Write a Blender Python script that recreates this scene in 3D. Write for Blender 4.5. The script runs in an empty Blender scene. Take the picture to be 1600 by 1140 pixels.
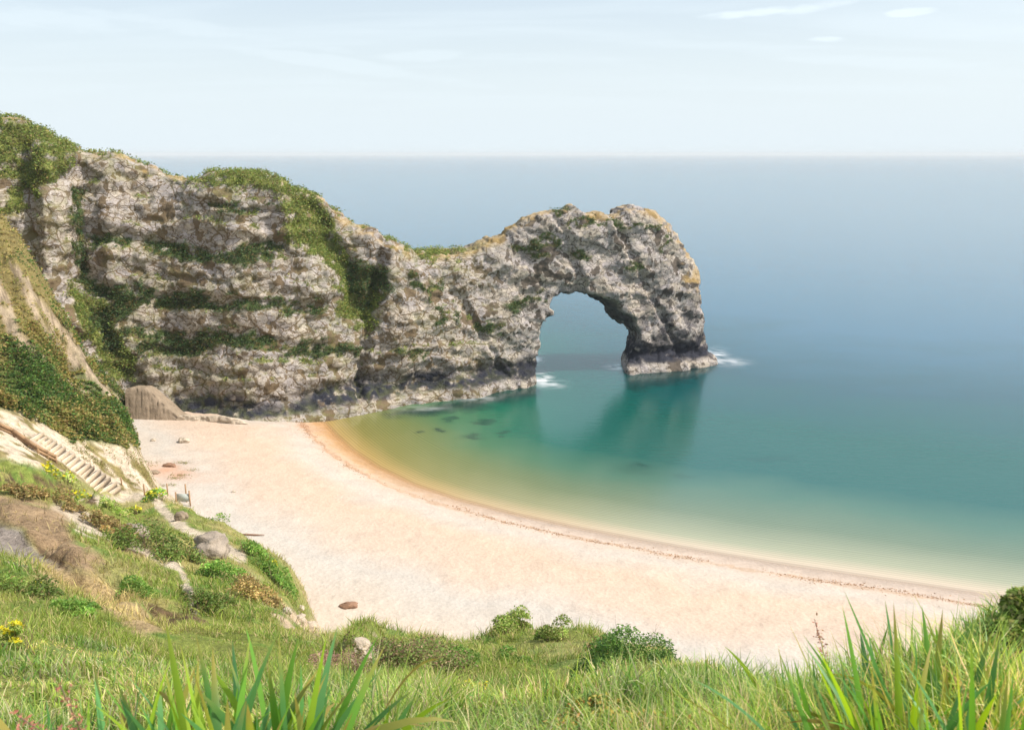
import bpy, math, numpy as np
import openvdb
from math import radians as R
C = bpy.context.scene.collection
S = bpy.context.scene
rng = np.random.default_rng(7)

# ------------------------------------------------------------------ camera
FOC, PITCH, H = 1386.0, R(13.39), 50.0          # focal length in pixels of a 1600 px wide frame
cd = bpy.data.cameras.new('camera'); cam = bpy.data.objects.new('camera', cd); C.objects.link(cam)
cam.location = (0, 0, H); cam.rotation_euler = (R(90)-PITCH, 0, 0)
cd.sensor_width = 36; cd.lens = 36*FOC/1600; cd.clip_start = .1; cd.clip_end = 120000
cd.dof.use_dof = True; cd.dof.focus_distance = 40; cd.dof.aperture_fstop = 6.3
S.camera = cam
# ------------------------------------------------------------------ light
SUN_EL, SUN_AZ = R(48), R(98)                   # azimuth clockwise from +Y
sv = np.array([math.sin(SUN_AZ)*math.cos(SUN_EL), math.cos(SUN_AZ)*math.cos(SUN_EL), math.sin(SUN_EL)])
ld = bpy.data.lights.new('sun', 'SUN'); ld.energy = 4.2; ld.angle = R(.5); ld.color = (1, .93, .82)
sun = bpy.data.objects.new('sun', ld); C.objects.link(sun)
import mathutils
sun.rotation_euler = mathutils.Vector(sv).to_track_quat('Z', 'Y').to_euler()
S.view_settings.view_transform = 'Standard'; S.view_settings.look = 'None'
S.view_settings.gamma = 1; S.view_settings.exposure = .4
S.cycles.use_denoising = True
S.cycles.max_bounces = 6; S.cycles.diffuse_bounces = 3; S.cycles.glossy_bounces = 3
S.cycles.transparent_max_bounces = 6; S.cycles.volume_bounces = 0

# ------------------------------------------------------------------ helpers: optics of the photograph
cP, sP = math.cos(PITCH), math.sin(PITCH)
def ray(px, py):
    a = (np.asarray(px, float)-800)/FOC; b = (570-np.asarray(py, float))/FOC
    return a, cP+b*sP, -sP+b*cP
def hit(px, py, z=0.):
    a, b, c = ray(px, py); t = (z-H)/c
    return a*t, b*t
def at_r(px, py, r):
    a, b, c = ray(px, py); h = np.hypot(a, b)
    return a*r/h, b*r/h, H+c*r/h
def proj(x, y, z):
    dz = z-H; d = y*cP-dz*sP; u = y*sP+dz*cP
    d = np.where(d < .05, .05, d)
    return 800+FOC*x/d, 570-FOC*u/d
W = bpy.data.worlds.new('World'); S.world = W; W.use_nodes = True
nt = W.node_tree; nt.nodes.clear()
def N(nt, t, **k):
    n = nt.nodes.new(t)
    for a, b in k.items():
        if a == 'i':
            for q, v in b.items(): n.inputs[q].default_value = v
        else: setattr(n, a, b)
    return n
def L(nt, a, ao, b, bi): nt.links.new(a.outputs[ao], b.inputs[bi])
def ramp(nt, stops, interp='LINEAR'):
    n = nt.nodes.new('ShaderNodeValToRGB'); cr = n.color_ramp; cr.interpolation = interp
    while len(cr.elements) < len(stops): cr.elements.new(.5)
    for e, (p, c) in zip(cr.elements, stops):
        e.position = p; e.color = (c, c, c, 1) if not isinstance(c, tuple) else (*c, 1)
    return n
sky = N(nt, 'ShaderNodeTexSky', sky_type='NISHITA', sun_disc=False, sun_elevation=SUN_EL, sun_rotation=SUN_AZ,
        altitude=50, air_density=1.0, dust_density=4.0, ozone_density=1.0)
tc = N(nt, 'ShaderNodeTexCoord')
# thin high cirrus: noise on the direction projected to a cloud deck
sep = N(nt, 'ShaderNodeSeparateXYZ'); L(nt, tc, 'Generated', sep, 0)
mz = N(nt, 'ShaderNodeMath', operation='ADD', i={1: .12}); L(nt, sep, 2, mz, 0)
dx = N(nt, 'ShaderNodeMath', operation='DIVIDE'); L(nt, sep, 0, dx, 0); L(nt, mz, 0, dx, 1)
dy = N(nt, 'ShaderNodeMath', operation='DIVIDE'); L(nt, sep, 1, dy, 0); L(nt, mz, 0, dy, 1)
cb = N(nt, 'ShaderNodeCombineXYZ'); L(nt, dx, 0, cb, 0); L(nt, dy, 0, cb, 1)
mp = N(nt, 'ShaderNodeMapping', i={'Rotation': (0, 0, R(-14)), 'Scale': (.42, 1.5, 1)}); L(nt, cb, 0, mp, 0)
nz = N(nt, 'ShaderNodeTexNoise', i={'Scale': 1.5, 'Detail': 7, 'Roughness': .55, 'Distortion': .6}); L(nt, mp, 0, nz, 'Vector')
rp = ramp(nt, [(.45, 0.0), (.8, .5)]); L(nt, nz, 0, rp, 0)
lo = N(nt, 'ShaderNodeMapRange', i={'From Min': .0, 'From Max': .22, 'To Min': .42, 'To Max': 0.}, interpolation_type='SMOOTHSTEP'); L(nt, sep, 2, lo, 0)
fade = N(nt, 'ShaderNodeMapRange', i={'From Min': .02, 'From Max': .14, 'To Min': 0., 'To Max': .38}, interpolation_type='SMOOTHSTEP'); L(nt, sep, 2, fade, 0)
v0 = N(nt, 'ShaderNodeMath', operation='MULTIPLY_ADD', i={2: .44}); L(nt, rp, 0, v0, 0); L(nt, fade, 0, v0, 1)
veil = N(nt, 'ShaderNodeMath', operation='ADD', use_clamp=True); L(nt, v0, 0, veil, 0); L(nt, lo, 0, veil, 1)
at2 = N(nt, 'ShaderNodeMath', operation='ARCTAN2'); L(nt, sep, 0, at2, 0); L(nt, sep, 1, at2, 1)
cn = N(nt, 'ShaderNodeTexNoise', i={'Scale': 14., 'Detail': 6, 'Roughness': .6}); cmp_ = N(nt, 'ShaderNodeMapping', i={'Scale': (1, 1, 5)}); L(nt, tc, 'Generated', cmp_, 0); L(nt, cmp_, 0, cn, 'Vector')
def cloud(prev, px, py, spx, spy, slope, amt):
    a, b, c = ray(px, py); a0 = math.atan2(a, b); e0 = c/math.sqrt(a*a+b*b+c*c)
    u = N(nt, 'ShaderNodeMath', operation='ADD', i={1: -a0}); L(nt, at2, 0, u, 0)
    w = N(nt, 'ShaderNodeMath', operation='MULTIPLY_ADD', i={1: -slope}); L(nt, u, 0, w, 0); L(nt, sep, 2, w, 2)
    w1 = N(nt, 'ShaderNodeMath', operation='ADD', i={1: -e0}); L(nt, w, 0, w1, 0)
    q1 = N(nt, 'ShaderNodeMath', operation='DIVIDE', i={1: spx/FOC}); L(nt, u, 0, q1, 0); q2 = N(nt, 'ShaderNodeMath', operation='DIVIDE', i={1: spy/FOC}); L(nt, w1, 0, q2, 0)
    r1 = N(nt, 'ShaderNodeMath', operation='MULTIPLY'); L(nt, q1, 0, r1, 0); L(nt, q1, 0, r1, 1)
    r2 = N(nt, 'ShaderNodeMath', operation='MULTIPLY_ADD'); L(nt, q2, 0, r2, 0); L(nt, q2, 0, r2, 1); L(nt, r1, 0, r2, 2)
    r3 = N(nt, 'ShaderNodeMath', operation='MULTIPLY_ADD', i={1: 3.0, 2: -1.5}); L(nt, cn, 0, r3, 0)
    r4 = N(nt, 'ShaderNodeMath', operation='ADD'); L(nt, r2, 0, r4, 0); L(nt, r3, 0, r4, 1)
    m_ = N(nt, 'ShaderNodeMapRange', i={'From Min': .1, 'From Max': 1.1, 'To Min': amt, 'To Max': 0.}, interpolation_type='SMOOTHSTEP'); L(nt, r4, 0, m_, 0)
    k_ = N(nt, 'ShaderNodeMath', operation='MAXIMUM'); L(nt, prev, 0, k_, 0); L(nt, m_, 0, k_, 1); return k_
cl = rp
for c_ in [(1170, 20, 80, 7, .05, .95), (1280, 10, 60, 8, .09, .8), (1418, 20, 40, 7, 0, .95), (1290, 62, 32, 5, -.05, .7), (660, 88, 70, 9, .03, .32), (300, 45, 190, 12, -.1, .3), (560, 105, 240, 10, -.13, .3), (70, 30, 110, 18, -.05, .35), (1400, 98, 200, 10, -.08, .3)]: cl = cloud(cl, *c_)
L(nt, cl, 0, v0, 0)
mx = N(nt, 'ShaderNodeMix', data_type='RGBA'); mx.inputs['B'].default_value = (4.75, 5.35, 5.7, 1)
L(nt, sky, 0, mx, 'A'); L(nt, veil, 0, mx, 'Factor')
bg = N(nt, 'ShaderNodeBackground', i={'Strength': .148}); L(nt, mx, 'Result', bg, 0)
wo = N(nt, 'ShaderNodeOutputWorld'); L(nt, bg, 0, wo, 0)

# ------------------------------------------------------------------ helpers: noise
def h3(ix, iy, iz, seed):
    n = (ix.astype(np.int64)*374761393+iy.astype(np.int64)*668265263+iz.astype(np.int64)*2147483647+seed*974634777) & 0xffffffff
    n = ((n ^ (n >> 13))*1274126177) & 0xffffffff
    n = ((n ^ (n >> 16))*2246822519) & 0xffffffff
    return ((n ^ (n >> 15)) & 0xffffff)/16777216.
def vn(x, y, z=0., seed=0):
    x, y, z = np.broadcast_arrays(x, y, z)
    ix, iy, iz = np.floor(x), np.floor(y), np.floor(z)
    fx, fy, fz = x-ix, y-iy, z-iz
    fx, fy, fz = [f*f*f*(f*(f*6-15)+10) for f in (fx, fy, fz)]
    r = 0
    for a in (0, 1):
        for b in (0, 1):
            for c in (0, 1):
                r = r+h3(ix+a, iy+b, iz+c, seed)*(fx if a else 1-fx)*(fy if b else 1-fy)*(fz if c else 1-fz)
    return r*2-1
def fbm(x, y, z=0., oct=4, seed=0, g=.5):
    r, a, s = 0., 1., 0.
    for o in range(oct):
        f = 2.03**o
        r = r+a*vn(x*f+o*7.3, y*f+o*3.1, z*f+o*1.7, seed+o); s += a; a *= g
    return r/s*1.6
def voro(x, y, z, seed):
    ix, iy, iz = np.floor(x), np.floor(y), np.floor(z)
    f1 = np.full(x.shape, 9.); f2 = f1.copy(); cid = np.zeros(x.shape); fac = np.zeros(x.shape)
    for a in (-1, 0, 1):
        for b in (-1, 0, 1):
            for c in (-1, 0, 1):
                jx, jy, jz = ix+a, iy+b, iz+c
                ax, ay, az_ = jx+h3(jx, jy, jz, seed)-x, jy+h3(jx, jy, jz, seed+1)-y, jz+h3(jx, jy, jz, seed+2)-z
                d = np.sqrt(ax*ax+ay*ay+az_*az_); k = d < f1
                fac = np.where(k, ax*(h3(jx, jy, jz, seed+4)-.5)+ay*(h3(jx, jy, jz, seed+5)-.5)+az_*(h3(jx, jy, jz, seed+6)-.2), fac)
                f2 = np.where(k, f1, np.minimum(f2, d)); cid = np.where(k, h3(jx, jy, jz, seed+3), cid); f1 = np.where(k, d, f1)
    return fac, f2-f1, cid   # tilted facet of the cell, distance to its edge, its number
def sstep(a, b, x): t = np.clip((x-a)/(b-a), 0, 1); return t*t*(3-2*t)
def inpoly(px, py, poly):
    P = np.asarray(poly, float); r = np.zeros(np.shape(px), bool)
    for (x0, y0), (x1, y1) in zip(P, np.roll(P, -1, 0)):
        if y0 == y1: continue
        c = (y0 > py) != (y1 > py)
        r ^= c & (px < (x1-x0)*(py-y0)/(y1-y0)+x0)
    return r
def dline(px, py, pts):
    d = np.full(np.shape(px), 1e9)
    for (x0, y0), (x1, y1) in zip(pts[:-1], pts[1:]):
        ex, ey = x1-x0, y1-y0; t = np.clip(((px-x0)*ex+(py-y0)*ey)/(ex*ex+ey*ey+1e-9), 0, 1)
        d = np.minimum(d, np.hypot(px-x0-t*ex, py-y0-t*ey))
    return d
def sdpoly(px, py, poly):                         # negative inside
    P = [tuple(p) for p in poly]; d = dline(px, py, P+[P[0]])
    return np.where(inpoly(px, py, P), -d, d)
# ------------------------------------------------------------------ helpers: meshes
def mesh(name, V, F, mat=None, parent=None, attrs=None, smooth=True, loc=None):
    V = np.asarray(V, np.float32); m = bpy.data.meshes.new(name)
    groups = F if isinstance(F, list) and len(F) and isinstance(F[0], np.ndarray) else [np.asarray(F)]
    groups = [g for g in groups if len(g)]
    idx = np.concatenate([g.ravel() for g in groups]).astype(np.int32)
    tot = np.concatenate([np.full(len(g), g.shape[1]) for g in groups]).astype(np.int32)
    st = np.concatenate([[0], np.cumsum(tot)[:-1]]).astype(np.int32)
    m.vertices.add(len(V)); m.vertices.foreach_set('co', V.ravel())
    m.loops.add(len(idx)); m.loops.foreach_set('vertex_index', idx)
    m.polygons.add(len(tot)); m.polygons.foreach_set('loop_start', st)
    try: m.polygons.foreach_set('loop_total', tot)
    except Exception: pass
    if smooth: m.polygons.foreach_set('use_smooth', np.ones(len(tot), bool))
    for k, v in (attrs or {}).items():
        v = np.asarray(v, np.float32)
        if v.ndim == 1: a = m.attributes.new(k, 'FLOAT', 'POINT'); a.data.foreach_set('value', v)
        else:
            a = m.attributes.new(k, 'FLOAT_COLOR', 'POINT')
            a.data.foreach_set('color', np.c_[v, np.ones(len(v))].astype(np.float32).ravel())
    m.update(calc_edges=True); m.validate()
    o = bpy.data.objects.new(name, m); C.objects.link(o)
    if mat: m.materials.append(mat)
    if parent: o.parent = parent
    if loc is not None: o.location = loc
    return o
def tag(o, label, cat, group=None):
    o['label'] = label; o['category'] = cat
    if group: o['group'] = group
    return o
def kind(o, k, label=None, cat=None):
    o['kind'] = k
    if label: o['label'] = label; o['category'] = cat
    return o
def empty(name, loc, rz=0.):
    o = bpy.data.objects.new(name, None); C.objects.link(o); o.location = loc; o.rotation_euler = (0, 0, rz); return o
def gridfaces(n, m, flip=False):
    i = np.arange(n*m).reshape(n, m); q = np.stack([i[:-1, :-1], i[:-1, 1:], i[1:, 1:], i[1:, :-1]], -1).reshape(-1, 4)
    return q[:, ::-1] if flip else q
def vnormals(V, F):
    n = np.cross(V[F[:, 2]]-V[F[:, 0]], V[F[:, 3]]-V[F[:, 1]]) if F.shape[1] == 4 else np.cross(V[F[:, 1]]-V[F[:, 0]], V[F[:, 2]]-V[F[:, 0]])
    o = np.zeros_like(V)
    for k in range(F.shape[1]):
        for c in range(3): o[:, c] += np.bincount(F[:, k], n[:, c], len(V))
    return o/(np.linalg.norm(o, axis=1, keepdims=True)+1e-9)
def keep(V, F, mask, attrs):
    used = np.zeros(len(V), bool); F = F[mask]; used[F.ravel()] = True
    m = np.cumsum(used)-1
    return V[used], m[F], {k: v[used] for k, v in attrs.items()}
def boxes(lst):                                   # [(centre, size, rz, tiltx)] bevel-less boxes
    V, F = [], []
    for c, s, rz, tx in lst:
        b = np.array([[x, y, z] for x in (-1, 1) for y in (-1, 1) for z in (-1, 1)])*np.array(s)/2
        ct, st = math.cos(tx), math.sin(tx); b = b @ np.array([[1, 0, 0], [0, ct, st], [0, -st, ct]])
        ct, st = math.cos(rz), math.sin(rz); b = b @ np.array([[ct, st, 0], [-st, ct, 0], [0, 0, 1]])
        k = len(V)*8; V.append(b+np.array(c))
        F.append(np.array([[0, 1, 3, 2], [4, 6, 7, 5], [0, 4, 5, 1], [2, 3, 7, 6], [0, 2, 6, 4], [1, 5, 7, 3]])+k)
    return np.concatenate(V), np.concatenate(F)
def tube(pts, rad, n=8):
    pts = np.asarray(pts, float); rad = np.broadcast_to(rad, (len(pts),)); V = []
    for i, p in enumerate(pts):
        t = pts[min(i+1, len(pts)-1)]-pts[max(i-1, 0)]; t /= np.linalg.norm(t)+1e-9
        u = np.cross(t, [0.31, .2, .93] if abs(t[2]) < .9 else [1, 0, 0]); u /= np.linalg.norm(u); v = np.cross(t, u)
        for k in range(n):
            a = 2*math.pi*k/n; V.append(p+rad[i]*(u*math.cos(a)+v*math.sin(a)))
    q = [[i*n+k, i*n+(k+1) % n, (i+1)*n+(k+1) % n, (i+1)*n+k] for i in range(len(pts)-1) for k in range(n)]
    V += [pts[0], pts[-1]]; e = len(V)
    t = [[e-2, (k+1) % n, k] for k in range(n)]+[[e-1, (len(pts)-1)*n+k, (len(pts)-1)*n+(k+1) % n] for k in range(n)]
    return np.array(V), [np.array(q), np.array(t)]
def blades(base, az, length, width, lean, curl, seg=4, fold=0., twist=None, power=1.6):
    n = len(base); u = np.linspace(0, 1, seg+1)
    ang = lean[:, None]+curl[:, None]*u[None]**1.5
    ds = (length/seg)[:, None]
    hx = np.cumsum(np.sin(ang)*ds, 1)-np.sin(ang[:, :1])*ds; hz = np.cumsum(np.cos(ang)*ds, 1)-np.cos(ang[:, :1])*ds
    ca, sa = np.cos(az)[:, None], np.sin(az)[:, None]
    P = np.stack([base[:, :1]+ca*hx, base[:, 1:2]+sa*hx, base[:, 2:3]+hz], -1)
    tw = (rng.normal(0, .5, n) if twist is None else twist)[:, None]+0*u
    # side vector: horizontal perpendicular turned about the blade by the twist
    sx, sy = -sa*np.cos(tw)+ca*np.sin(tw)*np.cos(ang), ca*np.cos(tw)+sa*np.sin(tw)*np.cos(ang); szz = -np.sin(tw)*np.sin(ang)
    Sv = np.stack([sx, sy, szz], -1); w = (width[:, None]*(1-u[None]**power)*(.55+.45*np.minimum(1, u[None]*4)))[..., None]*.5
    w = np.maximum(w, 1e-4)
    if fold > 0:
        Nn = np.stack([-np.cos(ang)*ca, -np.cos(ang)*sa, np.sin(ang)], -1)*w*fold
        X = np.stack([P-Sv*w, P+Nn, P+Sv*w], 2); k = 3
    else: X = np.stack([P-Sv*w, P+Sv*w], 2); k = 2
    V = X.reshape(-1, 3)
    i = np.arange(n*(seg+1)*k).reshape(n, seg+1, k)
    F = np.stack([i[:, :-1, :-1], i[:, :-1, 1:], i[:, 1:, 1:], i[:, 1:, :-1]], -1).reshape(-1, 4)
    U = np.broadcast_to(u[None, :, None], (n, seg+1, k)).ravel()
    rep = np.repeat(np.arange(n), (seg+1)*k)
    return V, F, U, rep
def leafquads(P, size, up=None, flat=.5):
    n = len(P); a = rng.normal(0, 1, (n, 3)); a[:, 2] *= flat
    a /= np.linalg.norm(a, axis=1, keepdims=True)+1e-9
    b = np.cross(a, rng.normal(0, 1, (n, 3))); b /= np.linalg.norm(b, axis=1, keepdims=True)+1e-9
    s = size[:, None]
    V = np.stack([P-a*s, P+b*s*.45, P+a*s, P-b*s*.45], 1).reshape(-1, 3)
    return V, np.arange(4*n).reshape(n, 4), np.repeat(np.arange(n), 4)
def pick(n, cols, w):
    c = np.array(cols, float)[rng.choice(len(cols), n, p=np.array(w)/sum(w))]
    return c*np.exp(rng.normal(0, .16, (n, 1)))

# ------------------------------------------------------------------ materials
def mat(name):
    m = bpy.data.materials.new(name); m.use_nodes = True; t = m.node_tree; t.nodes.clear()
    return m, t, N(t, 'ShaderNodeOutputMaterial')
def foliage(name, trans=.35, rough=.6):
    m, t, o = mat(name); a = N(t, 'ShaderNodeAttribute', attribute_name='col')
    b = N(t, 'ShaderNodeBsdfPrincipled', i={'Roughness': rough, 'Specular IOR Level': .3}); L(t, a, 'Color', b, 'Base Color')
    tr = N(t, 'ShaderNodeBsdfTranslucent'); hs = N(t, 'ShaderNodeHueSaturation', i={'Hue': .485, 'Saturation': 1.1, 'Value': 1.15}); L(t, a, 'Color', hs, 'Color'); L(t, hs, 0, tr, 0)
    x = N(t, 'ShaderNodeMixShader', i={0: trans}); L(t, b, 0, x, 1); L(t, tr, 0, x, 2); L(t, x, 0, o, 0)
    return m
M_LEAF = foliage('leaf_green'); M_GRASS = foliage('grass_blade', .4, .5); M_IRIS = foliage('iris_leaf', .5, .4)
def earth(name, scale=1., bump=.25, dist=.3, var=.35):
    m, t, o = mat(name); a = N(t, 'ShaderNodeAttribute', attribute_name='col')
    g = N(t, 'ShaderNodeNewGeometry')
    n1 = N(t, 'ShaderNodeTexNoise', i={'Scale': 1.7*scale, 'Detail': 8, 'Roughness': .65}); L(t, g, 'Position', n1, 'Vector')
    n2 = N(t, 'ShaderNodeTexNoise', i={'Scale': 9*scale, 'Detail': 5, 'Roughness': .7}); L(t, g, 'Position', n2, 'Vector')
    ad = N(t, 'ShaderNodeMath', operation='ADD'); L(t, n1, 0, ad, 0); L(t, n2, 0, ad, 1)
    rg = N(t, 'ShaderNodeMapRange', i={'From Min': .7, 'From Max': 1.3, 'To Min': 1-var, 'To Max': 1+var}); L(t, ad, 0, rg, 0)
    v = N(t, 'ShaderNodeVectorMath', operation='SCALE'); L(t, a, 'Color', v, 0); L(t, rg, 0, v, 'Scale')
    b = N(t, 'ShaderNodeBsdfPrincipled', i={'Roughness': .9, 'Specular IOR Level': .15}); L(t, v, 0, b, 'Base Color')
    bp = N(t, 'ShaderNodeBump', i={'Strength': bump, 'Distance': dist}); L(t, ad, 0, bp, 'Height'); L(t, bp, 0, b, 'Normal'); L(t, b, 0, o, 0)
    return m
M_EARTH = earth('turf_and_soil', 1, .75, .4, .5)
def simple(name, col, rough=.8, scale=6., var=.3, bump=.3, dist=.05, stretch=(1, 1, 1)):
    m, t, o = mat(name); g = N(t, 'ShaderNodeTexCoord'); mp = N(t, 'ShaderNodeMapping', i={'Scale': stretch}); L(t, g, 'Object', mp, 0)
    n = N(t, 'ShaderNodeTexNoise', i={'Scale': scale, 'Detail': 7, 'Roughness': .65}); L(t, mp, 0, n, 'Vector')
    r = ramp(t, [(.25, tuple(c*(1-var) for c in col)), (.75, tuple(min(1, c*(1+var)) for c in col))]); L(t, n, 0, r, 0)
    b = N(t, 'ShaderNodeBsdfPrincipled', i={'Roughness': rough, 'Specular IOR Level': .25}); L(t, r, 0, b, 'Base Color')
    bp = N(t, 'ShaderNodeBump', i={'Strength': bump, 'Distance': dist}); L(t, n, 0, bp, 'Height'); L(t, bp, 0, b, 'Normal'); L(t, b, 0, o, 0)
    return m
M_WOOD = simple('weathered_wood', (.33, .21, .12), stretch=(1, 1, .2)); M_STEP = simple('pale_step_timber', (.60, .51, .40), scale=1.5)
M_RISER = simple('riser_timber', (.47, .37, .26), scale=3)
M_BOARD = simple('grey_board', (.42, .46, .44), rough=.5, scale=2, var=.12)
M_GREY = simple('grey_rock', (.30, .25, .20), scale=1.2, var=.4, bump=.9, dist=.4)
M_PALE = simple('pale_limestone', (.46, .385, .30), scale=.7, var=.35, bump=.9, dist=.5)
M_TAN = simple('tan_slab_rock', (.25, .195, .14), scale=1.2, var=.25, bump=.6, dist=.3)
M_KELP = simple('dried_kelp', (.24, .14, .09)); M_TWIG = simple('twig', (.16, .10, .07))

# ------------------------------------------------------------------ shore and beach
SHORE = [hit(px, py) for px, py in [(455, 652), (500, 658), (520, 680), (545, 703), (585, 730), (640, 757), (710, 781), (800, 805), (900, 827), (1000, 846), (1100, 864), (1200, 881), (1300, 896), (1400, 911), (1500, 926), (1570, 936), (1750, 960), (2300, 1010)]]
SHORE = [(-70., 235.), (-46., 185.)]+SHORE+[(420., 95.)]
def shore_d(x, y):                                # > 0 at sea
    d = dline(x, y, SHORE)
    land = inpoly(x, y, SHORE+[(420., -200.), (-400., -200.), (-400., 235.)])
    return np.where(land, -d, d)
def beach_z(x, y, d=None):
    d = -shore_d(x, y) if d is None else d        # > 0 on land
    up = 1.5*sstep(0, 11, d)+.055*np.clip(d, 0, 60)-.25*np.exp(-((d-9)/3.)**2)
    return np.where(d > 0, up, np.maximum(d*.075, -9))
azs = np.linspace(R(-52), R(52), 700)
def polar(az, r): A, Rr = np.meshgrid(az, r, indexing='ij'); return np.sin(A)*Rr, np.cos(A)*Rr
x, y = polar(azs, np.geomspace(52, 215, 420)); d = -shore_d(x, y)
z = beach_z(x, y, d)+.07*fbm(x/7, y/7, 0, 4, 3)*sstep(1, 8, d)+.04*vn(x/.9, y/.9, 0, 5)*sstep(2, 6, d)
V = np.stack([x, y, z], -1).reshape(-1, 3)
m, t, o = mat('shingle_sand')
at = N(t, 'ShaderNodeAttribute', attribute_name='shore'); g = N(t, 'ShaderNodeNewGeometry')
n1 = N(t, 'ShaderNodeTexNoise', i={'Scale': .09, 'Detail': 5, 'Roughness': .55}); L(t, g, 'Position', n1, 'Vector')
wob = N(t, 'ShaderNodeMath', operation='MULTIPLY_ADD', i={1: 14., 2: -7.}); L(t, n1, 0, wob, 0)
dd = N(t, 'ShaderNodeMath', operation='ADD'); L(t, at, 'Fac', dd, 0); L(t, wob, 0, dd, 1)
dn = N(t, 'ShaderNodeMath', operation='DIVIDE', i={1: 60.}); L(t, dd, 0, dn, 0)
bands = ramp(t, [(0., (.72, .54, .41)), (.06, (.69, .575, .475)), (.14, (.675, .59, .51)), (.24, (.73, .56, .43)), (.36, (.715, .565, .45)), (.47, (.655, .595, .53)), (.62, (.70, .59, .485)), (.85, (.72, .595, .48))])
L(t, dn, 0, bands, 0)
# sharp parts near the water: dry strand line and wet sand, by true distance
wet = ramp(t, [(0., (.64, .37, .17)), (.2, (.68, .42, .22)), (.45, (.70, .49, .32)), (.6, (.70, .50, .35)), (.66, (.58, .36, .22)), (.74, (.60, .38, .24)), (.85, (.70, .53, .4))])
n5 = N(t, 'ShaderNodeTexNoise', i={'Scale': .6, 'Detail': 5}); L(t, g, 'Position', n5, 'Vector')
w5 = N(t, 'ShaderNodeMath', operation='MULTIPLY_ADD', i={1: 4.4, 2: -2.2}); L(t, n5, 0, w5, 0)
d5 = N(t, 'ShaderNodeMath', operation='ADD'); L(t, at, 'Fac', d5, 0); L(t, w5, 0, d5, 1)
dw = N(t, 'ShaderNodeMath', operation='DIVIDE', i={1: 5.5}); L(t, d5, 0, dw, 0); L(t, dw, 0, wet, 0)
wf = N(t, 'ShaderNodeMapRange', i={'From Min': 3.6, 'From Max': 5.8, 'To Min': 1., 'To Max': 0.}); L(t, d5, 0, wf, 0)
wetr = ramp(t, [(0., (.56, .44, .35)), (.3, (.66, .53, .43)), (.5, (.70, .57, .47)), (.62, (.62, .46, .34)), (.7, (.62, .46, .34)), (.85, (.70, .56, .45))]); L(t, dw, 0, wetr, 0)
sx_ = N(t, 'ShaderNodeSeparateXYZ'); L(t, g, 'Position', sx_, 0)
ox = N(t, 'ShaderNodeMapRange', i={'From Min': -32., 'From Max': 5.}, interpolation_type='SMOOTHSTEP'); L(t, sx_, 0, ox, 0)
wmx = N(t, 'ShaderNodeMix', data_type='RGBA'); L(t, ox, 0, wmx, 'Factor'); L(t, wet, 0, wmx, 'A'); L(t, wetr, 0, wmx, 'B')
mxb = N(t, 'ShaderNodeMix', data_type='RGBA'); L(t, wf, 0, mxb, 'Factor'); L(t, bands, 0, mxb, 'A'); L(t, wmx, 'Result', mxb, 'B')
n2 = N(t, 'ShaderNodeTexNoise', i={'Scale': 2.6, 'Detail': 8, 'Roughness': .75}); L(t, g, 'Position', n2, 'Vector')
n3 = N(t, 'ShaderNodeTexVoronoi', i={'Scale': 2.2}); L(t, g, 'Position', n3, 'Vector')
rg = N(t, 'ShaderNodeMapRange', i={'From Min': .3, 'From Max': .7, 'To Min': .60, 'To Max': .79}); L(t, n2, 0, rg, 0)
v = N(t, 'ShaderNodeVectorMath', operation='SCALE'); L(t, mxb, 'Result', v, 0); L(t, rg, 0, v, 'Scale')
stn = N(t, 'ShaderNodeAttribute', attribute_name='stain')
n6 = N(t, 'ShaderNodeTexNoise', i={'Scale': .3, 'Detail': 5, 'Roughness': .6, 'Distortion': .8}); L(t, g, 'Position', n6, 'Vector')
r6 = N(t, 'ShaderNodeMapRange', i={'From Min': .3, 'From Max': .7, 'To Min': .9, 'To Max': 1.06}); L(t, n6, 0, r6, 0)
v6 = N(t, 'ShaderNodeVectorMath', operation='SCALE'); L(t, v, 0, v6, 0); L(t, r6, 0, v6, 'Scale'); v = v6
st = N(t, 'ShaderNodeMix', data_type='RGBA'); st.inputs['B'].default_value = (.46, .24, .14, 1); L(t, stn, 'Fac', st, 'Factor'); L(t, v, 0, st, 'A')
b = N(t, 'ShaderNodeBsdfPrincipled', i={'Roughness': .85, 'Specular IOR Level': .2}); L(t, st, 'Result', b, 'Base Color')
rr = N(t, 'ShaderNodeMapRange', i={'From Min': .5, 'From Max': 3.5, 'To Min': .35, 'To Max': .9}); L(t, at, 'Fac', rr, 0); L(t, rr, 0, b, 'Roughness')
hb = N(t, 'ShaderNodeMath', operation='ADD'); L(t, n2, 0, hb, 0); L(t, n3, 0, hb, 1)
bp = N(t, 'ShaderNodeBump', i={'Strength': .42, 'Distance': .12}); L(t, hb, 0, bp, 'Height'); L(t, bp, 0, b, 'Normal'); L(t, b, 0, o, 0)
px, py = proj(V[:, 0], V[:, 1], V[:, 2]); wx = px+8*fbm(V[:, 0]/3, V[:, 1]/3, 0, 3, 11)*3
stain = .55*np.exp(-(((wx-262)/34)**2+((py-733)/13)**2))+.35*np.exp(-(((wx-300)/45)**2+((py-745)/9)**2))
stain += .25*np.exp(-(((wx-470)/40)**2+((py-668)/8)**2))
stain *= .6+.8*(fbm(V[:, 0]*.7, V[:, 1]*.7, 0, 3, 12)*.5+.5)
kind(mesh('beach', V, gridfaces(*x.shape, flip=True), m, attrs={'shore': d.ravel(), 'stain': np.clip(stain, 0, 1)}), 'structure')

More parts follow.
